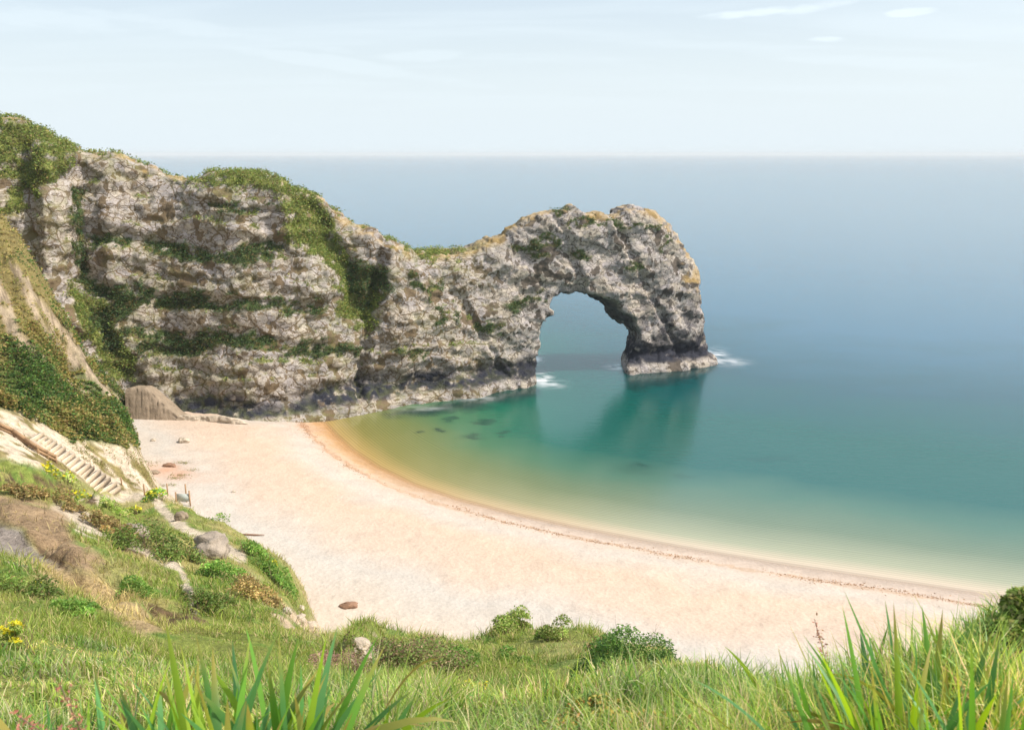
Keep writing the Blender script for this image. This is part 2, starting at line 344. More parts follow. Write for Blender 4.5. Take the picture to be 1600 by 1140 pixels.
# ------------------------------------------------------------------ sea
rad = np.concatenate([np.geomspace(60, 420, 460), np.geomspace(430, 25000, 120)])
x, y = polar(np.linspace(R(-80), R(80), 900), rad); d = shore_d(x, y)
px, py = proj(x, y, 0*x)
foam = np.zeros(x.shape)
for (cx, cy, sx, sy, a) in [(846, 592, 13, 9, 1.), (838, 560, 7, 6, .7), (965, 573, 16, 4, .6), (1118, 556, 14, 8, .9), (1140, 566, 22, 5, .5), (868, 600, 14, 5, .4), (660, 638, 30, 3, .3), (745, 622, 25, 4, .45)]:
    foam += a*np.exp(-((px-cx)/sx)**2-((py-cy)/sy)**2)
foam *= np.clip(.7+.9*fbm(x/2.2, y/1.4, 0, 4, 21), 0, 1.4)
foam *= (y > 100)
weed_and_shade = np.zeros(x.shape)
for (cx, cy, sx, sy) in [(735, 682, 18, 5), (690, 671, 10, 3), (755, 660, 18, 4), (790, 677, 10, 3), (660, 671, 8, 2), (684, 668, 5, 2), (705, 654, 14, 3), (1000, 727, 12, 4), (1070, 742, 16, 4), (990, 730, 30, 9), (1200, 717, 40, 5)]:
    weed_and_shade += (.62 if cx < 800 else .2)*np.exp(-(((px-cx+6*fbm(x/2, y/2, 0, 3, 22))/sx)**2+((py-cy+4*fbm(x/3, y/3, 0, 3, 23))/sy)**2)**1.5)
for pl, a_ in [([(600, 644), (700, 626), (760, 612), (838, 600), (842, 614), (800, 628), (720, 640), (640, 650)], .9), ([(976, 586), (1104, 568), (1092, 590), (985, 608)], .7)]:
    weed_and_shade = np.maximum(weed_and_shade, a_*sstep(9, -7, sdpoly(px+6*fbm(x/4, y/4, 0, 3, 24), py+4*fbm(x/4, y/4, 0, 3, 25), pl)))  # shade and dark reflection at cliff and pillar foot, painted into the water colour
weed_and_shade *= (y > 100)
m, t, o = mat('sea_water')
at = N(t, 'ShaderNodeAttribute', attribute_name='shore'); g = N(t, 'ShaderNodeNewGeometry')
mp = N(t, 'ShaderNodeMapping', i={'Scale': (.035, .05, 1)}); L(t, g, 'Position', mp, 0)
n1 = N(t, 'ShaderNodeTexNoise', i={'Scale': 1., 'Detail': 4, 'Roughness': .5}); L(t, mp, 0, n1, 'Vector')
wob = N(t, 'ShaderNodeMath', operation='MULTIPLY_ADD', i={1: .5, 2: .75}); L(t, n1, 0, wob, 0)
dd = N(t, 'ShaderNodeMath', operation='MULTIPLY'); L(t, at, 'Fac', dd, 0); L(t, wob, 0, dd, 1)
lg = N(t, 'ShaderNodeMath', operation='DIVIDE', i={1: 160.}); L(t, dd, 0, lg, 0)
depth = ramp(t, [(0., (.60, .36, .16)), (.010, (.36, .255, .09)), (.035, (.20, .185, .056)), (.085, (.14, .17, .056)), (.135, (.06, .16, .072)), (.20, (.008, .135, .066)), (.36, (.002, .092, .053)), (.6, (.002, .062, .074)), (1., (.014, .092, .155))])
L(t, lg, 0, depth, 0)
# faint sand ripples under the shallows
wv = N(t, 'ShaderNodeTexWave', i={'Scale': .55, 'Distortion': 5., 'Detail': 3, 'Detail Scale': .6}, bands_direction='X')
cbw = N(t, 'ShaderNodeCombineXYZ'); L(t, at, 'Fac', cbw, 0); sp = N(t, 'ShaderNodeSeparateXYZ'); L(t, g, 'Position', sp, 0)
sc = N(t, 'ShaderNodeMath', operation='MULTIPLY', i={1: .12}); L(t, sp, 0, sc, 0); L(t, sc, 0, cbw, 1); L(t, cbw, 0, wv, 'Vector')
rw = N(t, 'ShaderNodeMapRange', i={'To Min': .86, 'To Max': 1.1}); L(t, wv, 'Fac', rw, 0)
fd = N(t, 'ShaderNodeMapRange', i={'From Min': 14., 'From Max': 30., 'To Min': 1., 'To Max': 0.}); L(t, at, 'Fac', fd, 0)
rw2 = N(t, 'ShaderNodeMix', data_type='FLOAT', i={2: 1.}); L(t, fd, 0, rw2, 0); L(t, rw, 0, rw2, 3)
depr = ramp(t, [(0., (.58, .46, .36)), (.012, (.46, .39, .29)), (.03, (.29, .305, .21)), (.08, (.135, .185, .125)), (.14, (.06, .14, .105)), (.2, (.012, .092, .08)), (.36, (.003, .08, .066)), (.6, (.002, .06, .08)), (1., (.014, .092, .155))]); L(t, lg, 0, depr, 0)
sx_ = N(t, 'ShaderNodeSeparateXYZ'); L(t, g, 'Position', sx_, 0)
ox = N(t, 'ShaderNodeMapRange', i={'From Min': -28., 'From Max': 28.}, interpolation_type='SMOOTHSTEP'); L(t, sx_, 0, ox, 0)
dmx = N(t, 'ShaderNodeMix', data_type='RGBA'); L(t, ox, 0, dmx, 'Factor'); L(t, depth, 0, dmx, 'A'); L(t, depr, 0, dmx, 'B')
v = N(t, 'ShaderNodeVectorMath', operation='SCALE'); L(t, dmx, 'Result', v, 0); L(t, rw2, 0, v, 'Scale')
wd = N(t, 'ShaderNodeAttribute', attribute_name='weed_and_shade'); mw = N(t, 'ShaderNodeMix', data_type='RGBA'); mw.inputs['B'].default_value = (.004, .03, .03, 1)
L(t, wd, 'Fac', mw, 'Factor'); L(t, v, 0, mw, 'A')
fo = N(t, 'ShaderNodeAttribute', attribute_name='foam'); mf = N(t, 'ShaderNodeMix', data_type='RGBA'); mf.inputs['B'].default_value = (.75, .78, .8, 1)
L(t, fo, 'Fac', mf, 'Factor'); L(t, mw, 'Result', mf, 'A')
b = N(t, 'ShaderNodeBsdfPrincipled', subsurface_method='BURLEY', i={'Roughness': .16, 'IOR': 1.36, 'Subsurface Weight': 1., 'Subsurface Radius': (25., 45., 50.), 'Subsurface Scale': 1.}); L(t, mf, 'Result', b, 'Base Color')
sw = N(t, 'ShaderNodeMapRange', i={'From Min': 45., 'From Max': 90.}); L(t, at, 'Fac', sw, 0); L(t, sw, 0, b, 'Subsurface Weight')
mp2 = N(t, 'ShaderNodeMapping', i={'Scale': (.25, .7, 1)}); L(t, g, 'Position', mp2, 0)
n2 = N(t, 'ShaderNodeTexNoise', i={'Scale': 1.2, 'Detail': 6, 'Roughness': .6}); L(t, mp2, 0, n2, 'Vector')
bp = N(t, 'ShaderNodeBump', i={'Strength': .12, 'Distance': .25}); L(t, n2, 0, bp, 'Height'); L(t, bp, 0, b, 'Normal')
tr = N(t, 'ShaderNodeBsdfTransparent'); al = N(t, 'ShaderNodeMapRange', i={'From Min': -.2, 'From Max': 1.6, 'To Min': .15, 'To Max': 1.}); L(t, at, 'Fac', al, 0)
ms = N(t, 'ShaderNodeMixShader'); L(t, al, 0, ms, 0); L(t, tr, 0, ms, 1); L(t, b, 0, ms, 2); L(t, ms, 0, o, 0)
V = np.stack([x, y, 0*x], -1).reshape(-1, 3); F = gridfaces(*x.shape, flip=True)
ds = d.ravel(); V, F, A = keep(V, F, (ds[F] > -4).any(1), {'shore': ds, 'foam': np.clip(foam, 0, 1).ravel(), 'weed_and_shade': np.clip(weed_and_shade, 0, .9).ravel()})
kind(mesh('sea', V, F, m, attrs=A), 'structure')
# faint far land on the right of the horizon
xs = np.linspace(0, 1, 60); hz = 120*sstep(0, .35, xs)*(1+.12*fbm(xs*9, 0*xs, 0, 3, 31))*sstep(1.02, .9, xs)+.5
fx = 11800+xs*3200; fy = 21000-xs*2500
Vh = np.concatenate([np.c_[fx, fy, 0*xs-2], np.c_[fx+60, fy+600, hz], np.c_[fx+100, fy+1600, 0*xs-2]])
kind(mesh('hills', Vh, gridfaces(3, 60, True), simple('far_hill', (.12, .14, .1), scale=.002)), 'structure')

# ------------------------------------------------------------------ limestone headland with the arch
O0 = np.array(hit(830, 598)); TH = R(28.1)
ev, mv = np.array([math.cos(TH), math.sin(TH)]), np.array([-math.sin(TH), math.cos(TH)])
def loc_st(x, y): return (x-O0[0])*ev[0]+(y-O0[1])*ev[1], (x-O0[0])*mv[0]+(y-O0[1])*mv[1]
def wld(s, t): return O0[0]+s*ev[0]+t*mv[0], O0[1]+s*ev[1]+t*mv[1]
bp_ = [(280, 640, 3), (400, 652, 2), (500, 646, 1), (545, 640, 0), (640, 632, 0), (750, 612, 0), (830, 598, 0), (980, 584, 0), (1050, 576, 0), (1108, 567, 0)]
bs, bt = np.array([loc_st(*hit(*p)) for p in bp_]).T
bs = np.r_[-150, -100, bs, 80]; bt = np.r_[bt[0]-8, bt[0]-1, bt, bt[-1]]
ks = np.linspace(-160, 80, 800); kt = np.interp(ks, bs, bt); kw = np.hanning(33); kt = np.convolve(np.pad(kt, 16, mode='edge'), kw/kw.sum(), 'valid')
tb = lambda s: np.interp(s, ks, kt)
lean = lambda s: np.interp(s, [-60, -38, -26, -5, 10, 60], [.30, .30, .22, .12, .05, .06])
thick = lambda s: np.interp(s, [-90, -40, -22, 0, 50], [46, 40, 26, 15, 13.5])
blean = lambda s: np.interp(s, [-60, -30, 0], [.32, .25, .05])
def tmid(s, z): return tb(s)+.5*(lean(s)*z+thick(s)-blean(s)*z)
def to_sz(px, py, tf):
    a, b, c = ray(px, py); k = 200.
    for _ in range(12):
        x, y, z = a*k, b*k, H+c*k; s, t = loc_st(x, y)
        k = k+(tf(s, z)-t)/(a*mv[0]+b*mv[1])
    return loc_st(a*k, b*k)[0], H+c*k
TOP = [(-260, 90), (-120, 140), (0, 180), (40, 190), (70, 201), (100, 217), (130, 234), (150, 239), (172, 241), (186, 237), (205, 246), (230, 262), (260, 275), (300, 277), (325, 271), (355, 267), (390, 267), (412, 271), (430, 279), (450, 290), (470, 297), (492, 308), (510, 322), (530, 337), (550, 350), (575, 359), (600, 370), (620, 378), (634, 391), (648, 396), (660, 393), (680, 397), (700, 395), (722, 392), (742, 384), (760, 377), (766, 370), (775, 372), (788, 369), (797, 353), (815, 342), (840, 331), (862, 328), (880, 325), (889, 320), (897, 325), (905, 332), (918, 336), (935, 331), (948, 336), (962, 334), (968, 326), (990, 320), (1012, 323), (1030, 334), (1043, 347), (1052, 365), (1066, 386), (1075, 402), (1080, 420), (1080, 445), (1077, 470), (1079, 500), (1078, 515), (1084, 528), (1086, 540), (1092, 550), (1096, 560), (1098, 572)]
SIL = [to_sz(px, py, tmid) for px, py in TOP]
SIL = SIL+[(SIL[-1][0]+.5, -6), (SIL[0][0], -6)]
HOLE = [(833, 606), (832, 590), (833, 575), (837, 552), (848, 522), (860, 500), (870, 489), (863, 484), (873, 470), (893, 461), (910, 459), (930, 461), (952, 469), (979, 483), (996, 505), (1003, 525), (999, 545), (987, 562), (979, 578), (978, 606)]
HOLE = [to_sz(px, py, lambda s, z: tb(s)) for px, py in HOLE]
HOLE = [(HOLE[0][0], -8)]+HOLE+[(HOLE[-1][0], -8)]
h = .42
sg = np.arange(-128, SIL[-2][0]+4, h); tg = np.arange(-16, 62, h); zg = np.arange(-4.5, 66, h)
s2, z2 = np.meshgrid(sg, zg, indexing='ij')
t0 = tb(s2)+lean(s2)*z2
wxx, wyy = wld(s2, t0); px, py = proj(wxx, wyy, z2)
VEG = [  # ledges of the cliff: line in the photo, half width
    ([(150, 378), (190, 374), (230, 380), (300, 396), (370, 396), (440, 377)], 10), ([(255, 384), (320, 402), (380, 404), (420, 398)], 9),
    ([(160, 458), (205, 450), (250, 465), (300, 461), (350, 470), (420, 477), (500, 478)], 9), ([(210, 470), (300, 478), (360, 476)], 7),
    ([(195, 515), (240, 522), (285, 535), (340, 524), (400, 532), (460, 545), (520, 543)], 13), ([(230, 545), (290, 552), (320, 540)], 10),
    ([(135, 440), (165, 455), (200, 480), (150, 500), (180, 545)], 13), ([(120, 300), (128, 380), (134, 440)], 9), ([(330, 318), (380, 330), (430, 325)], 5)]
ledge = np.zeros(s2.shape)
for ln, w in VEG: ledge = np.maximum(ledge, sstep(w*1.3, w*.3, dline(px, py, ln)))
GUL = [(440, 285), (470, 297), (510, 325), (528, 372), (565, 420), (600, 420), (604, 455), (580, 512), (536, 500), (532, 440), (500, 396), (452, 380), (443, 330)]
rel = 2.6*sstep(6, -16, sdpoly(px, py, GUL))+2.2*sstep(16, 2, dline(px, py, [(600, 400), (590, 470), (573, 530), (560, 620)]))
rel += 3.2*sstep(46, 2, dline(px, py, [(125, 280), (140, 440), (170, 560), (205, 610)]))-4*sstep(10, -14, sdpoly(px, py, [(50, 215), (120, 232), (124, 330), (118, 440), (135, 520), (60, 480)]))
rel += -1.8*sstep(46, 6, dline(px, py, [(436, 300), (500, 420), (528, 520), (540, 610)]))*(px < 560)
rel += .9*ledge
rel += 1.3*fbm(s2/15, z2/13, 0, 3, 41)+.9*fbm(s2/5, z2/4, 0, 3, 42)
rel += 1.2*np.exp(-((z2-4.2-.6*vn(s2/6, 0*s2, 0, 43))/1.6)**2)-2.2*sstep(3.2, .4, z2+.7*vn(s2/5, 0*s2, 0, 44))
# joints that cut the buttresses of the arch
rel += 1.0*sstep(1.1, .2, np.abs(vn(s2/11+.05*z2, z2/60, 0, 45))*6)*sstep(-40, -20, s2)
tF = t0+rel
tB = tb(s2)+thick(s2)-blean(s2)*z2+2.5*fbm(s2/12, z2/10, 5, 4, 46)
sil = sdpoly(s2, z2, SIL)+.5*fbm(s2/2.5, z2/2.5, 0, 3, 47)
T3 = tg[None, :, None]
def smax(a, b, k): q = np.clip(.5+.5*(a-b)/k, 0, 1); return b+(a-b)*q+k*q*(1-q)
Fd = np.maximum(tF[:, None, :]-T3, T3-tB[:, None, :])
Fd = smax(Fd, np.broadcast_to(sil[:, None, :], Fd.shape), 4.)
kk = .5-.48*sstep(3, 14, z2)
hs = [i for i in range(len(sg)) if HOLE[0][0]-12 < sg[i] < max(p[0] for p in HOLE)+14]
a0, a1 = hs[0], hs[-1]+1
S3 = sg[a0:a1, None, None]-kk[a0:a1, None, :]*(T3-tb(s2)[a0:a1, None, :]); Z3 = np.broadcast_to(z2[a0:a1, None, :], S3.shape)
# look the hole's distance up in a fine table instead of evaluating it per voxel
hg_s = np.arange(sg[a0]-20, sg[a1-1]+20, .2); hg_z = np.arange(-6, 66, .2)
HT = sdpoly(*np.meshgrid(hg_s, hg_z, indexing='ij'), HOLE)
fi = np.clip((S3-hg_s[0])/.2, 0, len(hg_s)-1).astype(int); fj = np.clip((Z3-hg_z[0])/.2, 0, len(hg_z)-1).astype(int)
hole = HT[fi, fj]+.7*fbm(S3/4, T3/4, Z3/4, 2, 48)
Fd[a0:a1] = smax(Fd[a0:a1], -hole, 1.0)
gr = openvdb.FloatGrid(); gr.background = 20.; gr.copyFromArray(np.ascontiguousarray(np.clip(Fd/h, -20, 20), dtype=np.float32))
P, Q = gr.convertToQuads(0.0); Q = Q.astype(np.int64)
# drop the hidden underside and everything far behind the ridge is kept: it is the real back of the headland
P = P.astype(np.float64)*h+np.array([sg[0], tg[0], zg[0]])
del Fd, S3, Z3, fi, fj, hole
nm = vnormals(P, Q)
s, tt, z = P.T
# blocks and bedding of the rock
wq = .45
qx, qy, qz = s/2.9+wq*fbm(s/5, tt/5, z/5, 2, 51), tt/2.9+wq*fbm(s/5, tt/5, z/5, 2, 52), z/2.1+.1*s/2.9+wq*fbm(s/5, tt/5, z/5, 2, 53)
f1, e1, c1 = voro(qx, qy, qz, 61)
f2, e2, c2 = voro(qx*2.6+3, qy*2.6, qz*2.6, 71)
big = fbm(s/9, tt/9, z/9, 2, 54)
amp = 1.-.55*sstep(3, 1., z)
disp = amp*((c1-.5)*.32+.7*f1-.2*np.exp(-(e1/.09)**2)+(c2-.5)*.16+.3*f2+.13*(np.abs(fbm(s/1.6, tt/1.6, z/1.2, 4, 55))-.3))
bed = vn(0*z, 0*z, (z+.07*s+1.5*big)/1.5, 56); disp += (.15+.3*sstep(-5, -25, s))*bed*amp
P = P+nm*disp[:, None]; nm = vnormals(P, Q)
nz_ = nm[:, 2]; wxx, wyy = wld(P[:, 0], P[:, 1]); Wv = np.c_[wxx, wyy, P[:, 2]]
Nw = np.c_[nm[:, 0]*ev[0]+nm[:, 1]*mv[0], nm[:, 0]*ev[1]+nm[:, 1]*mv[1], nm[:, 2]]
px, py = proj(*Wv.T); jit = fbm(s/2.2, tt/2.2, z/1.6, 4, 57); jx, jy = px+15*jit, py+13*fbm(s/2.5, tt/2.5, z/1.3, 4, 58)
front = (nm[:, 1] < .25)|(P[:, 1] < tmid(P[:, 0], P[:, 2]))
veg = np.zeros(len(P))
for ln, w in VEG: veg = np.maximum(veg, sstep(w*1.25, w*.5, dline(jx, jy, ln)))
veg *= sstep(-.5, .0, jit+nz_*.9+.12+.3*fbm(s/6, tt/6, z/4, 2, 77))
dk = veg.copy()
for poly in [GUL, [(-30, 170), (60, 195), (118, 226), (105, 262), (70, 300), (40, 335), (-30, 330)], [(320, 276), (390, 262), (440, 280), (436, 300), (395, 289), (335, 283)], [(100, 440), (160, 470), (215, 560), (200, 600), (150, 570)]]:
    lo_ = .45 if poly[0] == (-30, 170) else 0.; veg = np.maximum(veg, sstep(7, -5, sdpoly(jx, jy, poly))*sstep(-.9+lo_, -.35+lo_, jit+.2+.5*fbm(s/5, tt/5, z/5, 3, 78)*(lo_ > 0)))
for ln, w in [([(805, 385), (835, 396), (858, 398)], 5), ([(826, 382), (850, 376), (880, 380)], 4), ([(800, 480), (822, 470), (845, 462)], 7), ([(745, 512), (780, 515)], 6), ([(680, 490), (705, 497)], 8), ([(640, 436), (668, 445)], 6), ([(890, 350), (930, 350), (960, 352)], 3), ([(960, 355), (1025, 350)], 3),
              ([(900, 395), (915, 400)], 5), ([(985, 415), (1000, 412)], 6), ([(1030, 395), (1045, 370)], 4), ([(670, 470), (690, 440)], 4), ([(610, 545), (660, 552)], 6), ([(870, 322), (882, 329)], 5), ([(535, 545), (575, 545)], 7), ([(545, 425), (575, 470)], 10), ([(560, 420), (598, 440)], 16)]:
    veg = np.maximum(veg, sstep(w*1.5, w*.4, dline(jx, jy, ln))*sstep(-.6, .1, jit+.35)); dk = np.maximum(dk, sstep(w*1.5, w*.4, dline(jx, jy, ln)))
veg = np.where(front, veg, .3*sstep(0, .5, jit))
veg = np.maximum(veg, sstep(.62, .85, nz_)*sstep(-.2, .35, jit)*.9*(z > 8)*sstep(0, -20, s))
crev = .85*np.exp(-(e1/.2)**2)*sstep(-.1, .5, fbm(s/8, tt/8, z/8, 3, 59)+.25)*sstep(10, -25, s)     # soil and grass caught in the joints
soil = sstep(2, -22, s)
lich = sstep(.1, .7, fbm(s/3, tt/3, z/3, 3, 60)+.9*nz_-.15)*sstep(6, 1.5, -sdpoly(px, py, [(x_, y_) for x_, y_ in TOP]+[(1110, 700), (-260, 700)])/3.)*(z > 12)
m, t, o = mat('limestone')
g = N(t, 'ShaderNodeNewGeometry'); A = lambda nme: N(t, 'ShaderNodeAttribute', attribute_name=nme)
n1 = N(t, 'ShaderNodeTexNoise', i={'Scale': .16, 'Detail': 6, 'Roughness': .6}); L(t, g, 'Position', n1, 'Vector')
base = ramp(t, [(.3, (.335, .295, .25)), (.45, (.395, .345, .285)), (.55, (.345, .315, .295)), (.7, (.42, .365, .30))]); L(t, n1, 0, base, 0)
n2 = N(t, 'ShaderNodeTexNoise', i={'Scale': 1.6, 'Detail': 8, 'Roughness': .72}); L(t, g, 'Position', n2, 'Vector')
ng = N(t, 'ShaderNodeTexNoise', i={'Scale': .45, 'Detail': 4, 'Roughness': .6}); L(t, g, 'Position', ng, 'Vector')
wv_ = N(t, 'ShaderNodeVectorMath', operation='MULTIPLY_ADD'); wv_.inputs[1].default_value = (1.7, 1.7, 1.3); L(t, ng, 'Color', wv_, 0); L(t, g, 'Position', wv_, 2)
wide = A('soil'); hgts = []; cracks = []; tints = []
for sc_, lo_, hi_, wt in ((.22, .03, .06, 1.), (.52, .045, .085, .9), (1.3, .05, .065, .4)):
    mpc = N(t, 'ShaderNodeMapping', i={'Scale': (sc_, sc_, sc_*1.75), 'Rotation': (.05, .12, .3)}); L(t, wv_, 0, mpc, 0)
    vc = N(t, 'ShaderNodeTexVoronoi', feature='DISTANCE_TO_EDGE', i={'Scale': 1.}); L(t, mpc, 0, vc, 'Vector')
    vf = N(t, 'ShaderNodeTexVoronoi', feature='F1', i={'Scale': 1.}); L(t, mpc, 0, vf, 'Vector')
    wd_ = N(t, 'ShaderNodeMapRange', i={'To Min': lo_, 'To Max': hi_}); L(t, wide, 'Fac', wd_, 0)
    nb = N(t, 'ShaderNodeTexNoise', i={'Scale': sc_*1.1, 'Detail': 3}); L(t, g, 'Position', nb, 'Vector')
    cm = ramp(t, [(.40, .0), (.60, 1.)]); L(t, nb, 0, cm, 0)
    w2 = N(t, 'ShaderNodeMath', operation='MULTIPLY'); L(t, wd_, 0, w2, 0); L(t, cm, 0, w2, 1)
    dv_ = N(t, 'ShaderNodeMath', operation='DIVIDE'); L(t, vc, 0, dv_, 0); L(t, w2, 0, dv_, 1)
    ck = ramp(t, [(.35, wt), (1., 0.)]); L(t, dv_, 0, ck, 0); cracks.append(ck)
    # tilted face of each block
    df = N(t, 'ShaderNodeVectorMath', operation='SUBTRACT'); L(t, mpc, 0, df, 0); L(t, vf, 'Position', df, 1)
    rc = N(t, 'ShaderNodeVectorMath', operation='SUBTRACT'); rc.inputs[1].default_value = (.5, .5, .5); L(t, vf, 'Color', rc, 0)
    dt_ = N(t, 'ShaderNodeVectorMath', operation='DOT_PRODUCT'); L(t, df, 0, dt_, 0); L(t, rc, 0, dt_, 1)
    hm = N(t, 'ShaderNodeMath', operation='MULTIPLY', i={1: 1.0/sc_*.55}); L(t, dt_, 'Value', hm, 0); hgts.append(hm); tints.append(vf)
mxs = N(t, 'ShaderNodeMath', operation='MAXIMUM'); L(t, cracks[0], 0, mxs, 0); L(t, cracks[1], 0, mxs, 1)
mxs2 = N(t, 'ShaderNodeMath', operation='MAXIMUM'); L(t, mxs, 0, mxs2, 0); L(t, cracks[2], 0, mxs2, 1); ck2 = mxs2
s1 = N(t, 'ShaderNodeSeparateColor'); L(t, tints[1], 'Color', s1, 0)
rg = N(t, 'ShaderNodeMapRange', i={'From Min': .3, 'From Max': .7, 'To Min': .84, 'To Max': 1.14}); L(t, n2, 0, rg, 0)
rb = N(t, 'ShaderNodeMapRange', i={'To Min': .86, 'To Max': 1.14}); L(t, s1, 0, rb, 0); rgb_ = N(t, 'ShaderNodeMath', operation='MULTIPLY'); L(t, rg, 0, rgb_, 0); L(t, rb, 0, rgb_, 1)
v = N(t, 'ShaderNodeVectorMath', operation='SCALE'); L(t, base, 0, v, 0); L(t, rgb_, 0, v, 'Scale')
lil = N(t, 'ShaderNodeMix', data_type='RGBA'); lil.inputs['B'].default_value = (.37, .335, .34, 1); lf = N(t, 'ShaderNodeMapRange', i={'From Min': .5, 'From Max': 1., 'To Max': .7}); L(t, s1, 1, lf, 0); L(t, lf, 0, lil, 'Factor'); L(t, v, 0, lil, 'A')
sc_ = N(t, 'ShaderNodeMath', operation='MULTIPLY', i={1: .9}); L(t, mxs2, 0, sc_, 0)
soilc = N(t, 'ShaderNodeMix', data_type='RGBA'); soilc.inputs['A'].default_value = (.07, .055, .042, 1); soilc.inputs['B'].default_value = (.125, .085, .042, 1); L(t, wide, 'Fac', soilc, 'Factor')
m1 = N(t, 'ShaderNodeMix', data_type='RGBA'); L(t, soilc, 'Result', m1, 'B'); L(t, sc_, 0, m1, 'Factor'); L(t, lil, 'Result', m1, 'A')
m2 = N(t, 'ShaderNodeMix', data_type='RGBA'); m2.inputs['B'].default_value = (.40, .27, .09, 1); lm = N(t, 'ShaderNodeMath', operation='MULTIPLY', i={1: .55}); L(t, A('lichen'), 'Fac', lm, 0); L(t, lm, 0, m2, 'Factor'); L(t, m1, 'Result', m2, 'A')
m3 = N(t, 'ShaderNodeMix', data_type='RGBA'); m3.inputs['B'].default_value = (.028, .030, .042, 1); L(t, A('tide_and_shade'), 'Fac', m3, 'Factor'); L(t, m2, 'Result', m3, 'A')
m4 = N(t, 'ShaderNodeMix', data_type='RGBA'); L(t, A('veg'), 'Fac', m4, 'Factor'); L(t, m3, 'Result', m4, 'A'); L(t, A('col'), 'Color', m4, 'B')
b = N(t, 'ShaderNodeBsdfPrincipled', i={'Roughness': .9, 'Specular IOR Level': .15}); L(t, m4, 'Result', b, 'Base Color')
hs_ = N(t, 'ShaderNodeMath', operation='ADD'); L(t, hgts[0], 0, hs_, 0); L(t, hgts[1], 0, hs_, 1)
hs3 = N(t, 'ShaderNodeMath', operation='ADD'); L(t, hs_, 0, hs3, 0); L(t, hgts[2], 0, hs3, 1)
hn = N(t, 'ShaderNodeMath', operation='MULTIPLY_ADD', i={1: .35}); L(t, n2, 0, hn, 0); L(t, hs3, 0, hn, 2)
hh = N(t, 'ShaderNodeMath', operation='MULTIPLY_ADD', i={1: -.35}); L(t, ck2, 0, hh, 0); L(t, hn, 0, hh, 2)
bp = N(t, 'ShaderNodeBump', i={'Strength': .55, 'Distance': 1.}); L(t, hh, 0, bp, 'Height'); L(t, bp, 0, b, 'Normal'); L(t, b, 0, o, 0)
M_ROCK = m
tn = .8*fbm(s/4, tt/4, z/4, 4, 62)
tide_and_shade = np.clip(sstep(1.4, 2.4, z+.5*tn)*sstep(6.8, 3.6, z+2.2*tn-1.2*sstep(20, 30, s))*sstep(-.8, -.1, fbm(s/1.3, tt/1.3, z/1.3, 3, 63)+.1), 0, 1)
tide_and_shade = np.maximum(tide_and_shade, .75*sstep(.25, .6, fbm(s/3.2, tt/3.2, z/6, 4, 64)+.25)*sstep(26, 30, s)*sstep(24, 6, z)*(z > 1.8))   # dark algae on the seaward leg
gcol = np.where((dk > .3)[:, None], np.array([.055, .08, .025]), np.array([.15, .165, .045]))
gcol = gcol*(1+.5*fbm(s/1.2, tt/1.2, z/1.2, 3, 65))[:, None]
gcol = np.where((fbm(s/2, tt/2, z/2, 3, 66) > .32)[:, None], np.array([.125, .12, .04]), gcol)
veg = np.maximum(veg, crev*.4)
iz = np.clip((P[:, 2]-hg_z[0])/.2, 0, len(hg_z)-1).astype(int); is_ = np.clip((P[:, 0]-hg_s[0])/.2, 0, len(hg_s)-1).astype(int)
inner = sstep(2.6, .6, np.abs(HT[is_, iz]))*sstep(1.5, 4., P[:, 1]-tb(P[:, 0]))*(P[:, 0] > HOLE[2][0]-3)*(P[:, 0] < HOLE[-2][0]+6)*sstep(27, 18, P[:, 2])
tide_and_shade = np.maximum(tide_and_shade, .75*inner*(P[:, 2] > 1.6))  # shade on the tunnel wall, put into the rock colour with the tidal band
att = {'veg': np.clip(veg, 0, 1), 'soil': soil, 'lichen': lich, 'tide_and_shade': tide_and_shade, 'col': np.clip(gcol, .005, 1)}
fm = Wv[Q].mean(1); fs = P[Q][:, :, 0].mean(1); under = P[Q][:, :, 2].max(1) < -2
s_split = to_sz(603, 480, lambda s, z: tb(s)+lean(s)*z)[0]
V_, F_, A_ = keep(Wv, Q, (fs < s_split)&~under, att)
tag(mesh('limestone_cliff', V_, F_[:, ::-1], M_ROCK, attrs=A_), 'tall broken grey limestone cliff with grassy ledges above the back of the beach', 'cliff')
V_, F_, A_ = keep(Wv, Q, (fs >= s_split)&~under, att)
tag(mesh('rock_arch', V_, F_[:, ::-1], M_ROCK, attrs=A_), 'natural limestone sea arch with a tall rounded opening standing in the water', 'rock arch')
# leaf-sized growth on the vegetated rock
pw = np.where((veg > .55)&front&(py < 700)&(px > -60), 1., 0.); pw[(crev*.4 >= veg)] *= .2
ii = rng.choice(len(P), 62000, p=pw/pw.sum())
Pp = Wv[ii]+Nw[ii]*rng.uniform(.0, .55, (len(ii), 1))+rng.normal(0, .2, (len(ii), 3))
dd_ = dk[ii] > .3
Vq, Fq, rep = leafquads(Pp, rng.uniform(.12, .3, len(ii)))
cq = 1.3*np.where(dd_[:, None], pick(len(ii), [(.045, .085, .028), (.065, .095, .028), (.11, .085, .035)], [5, 3, 2]), pick(len(ii), [(.13, .18, .04), (.19, .215, .05), (.09, .14, .03), (.22, .17, .065)], [5, 4, 3, 1.5]))
kind(mesh('cliff_scrub', Vq, Fq, M_LEAF, attrs={'col': cq[rep]}, smooth=False), 'stuff', 'dark green scrub and grass growing on the cliff ledges', 'scrub')

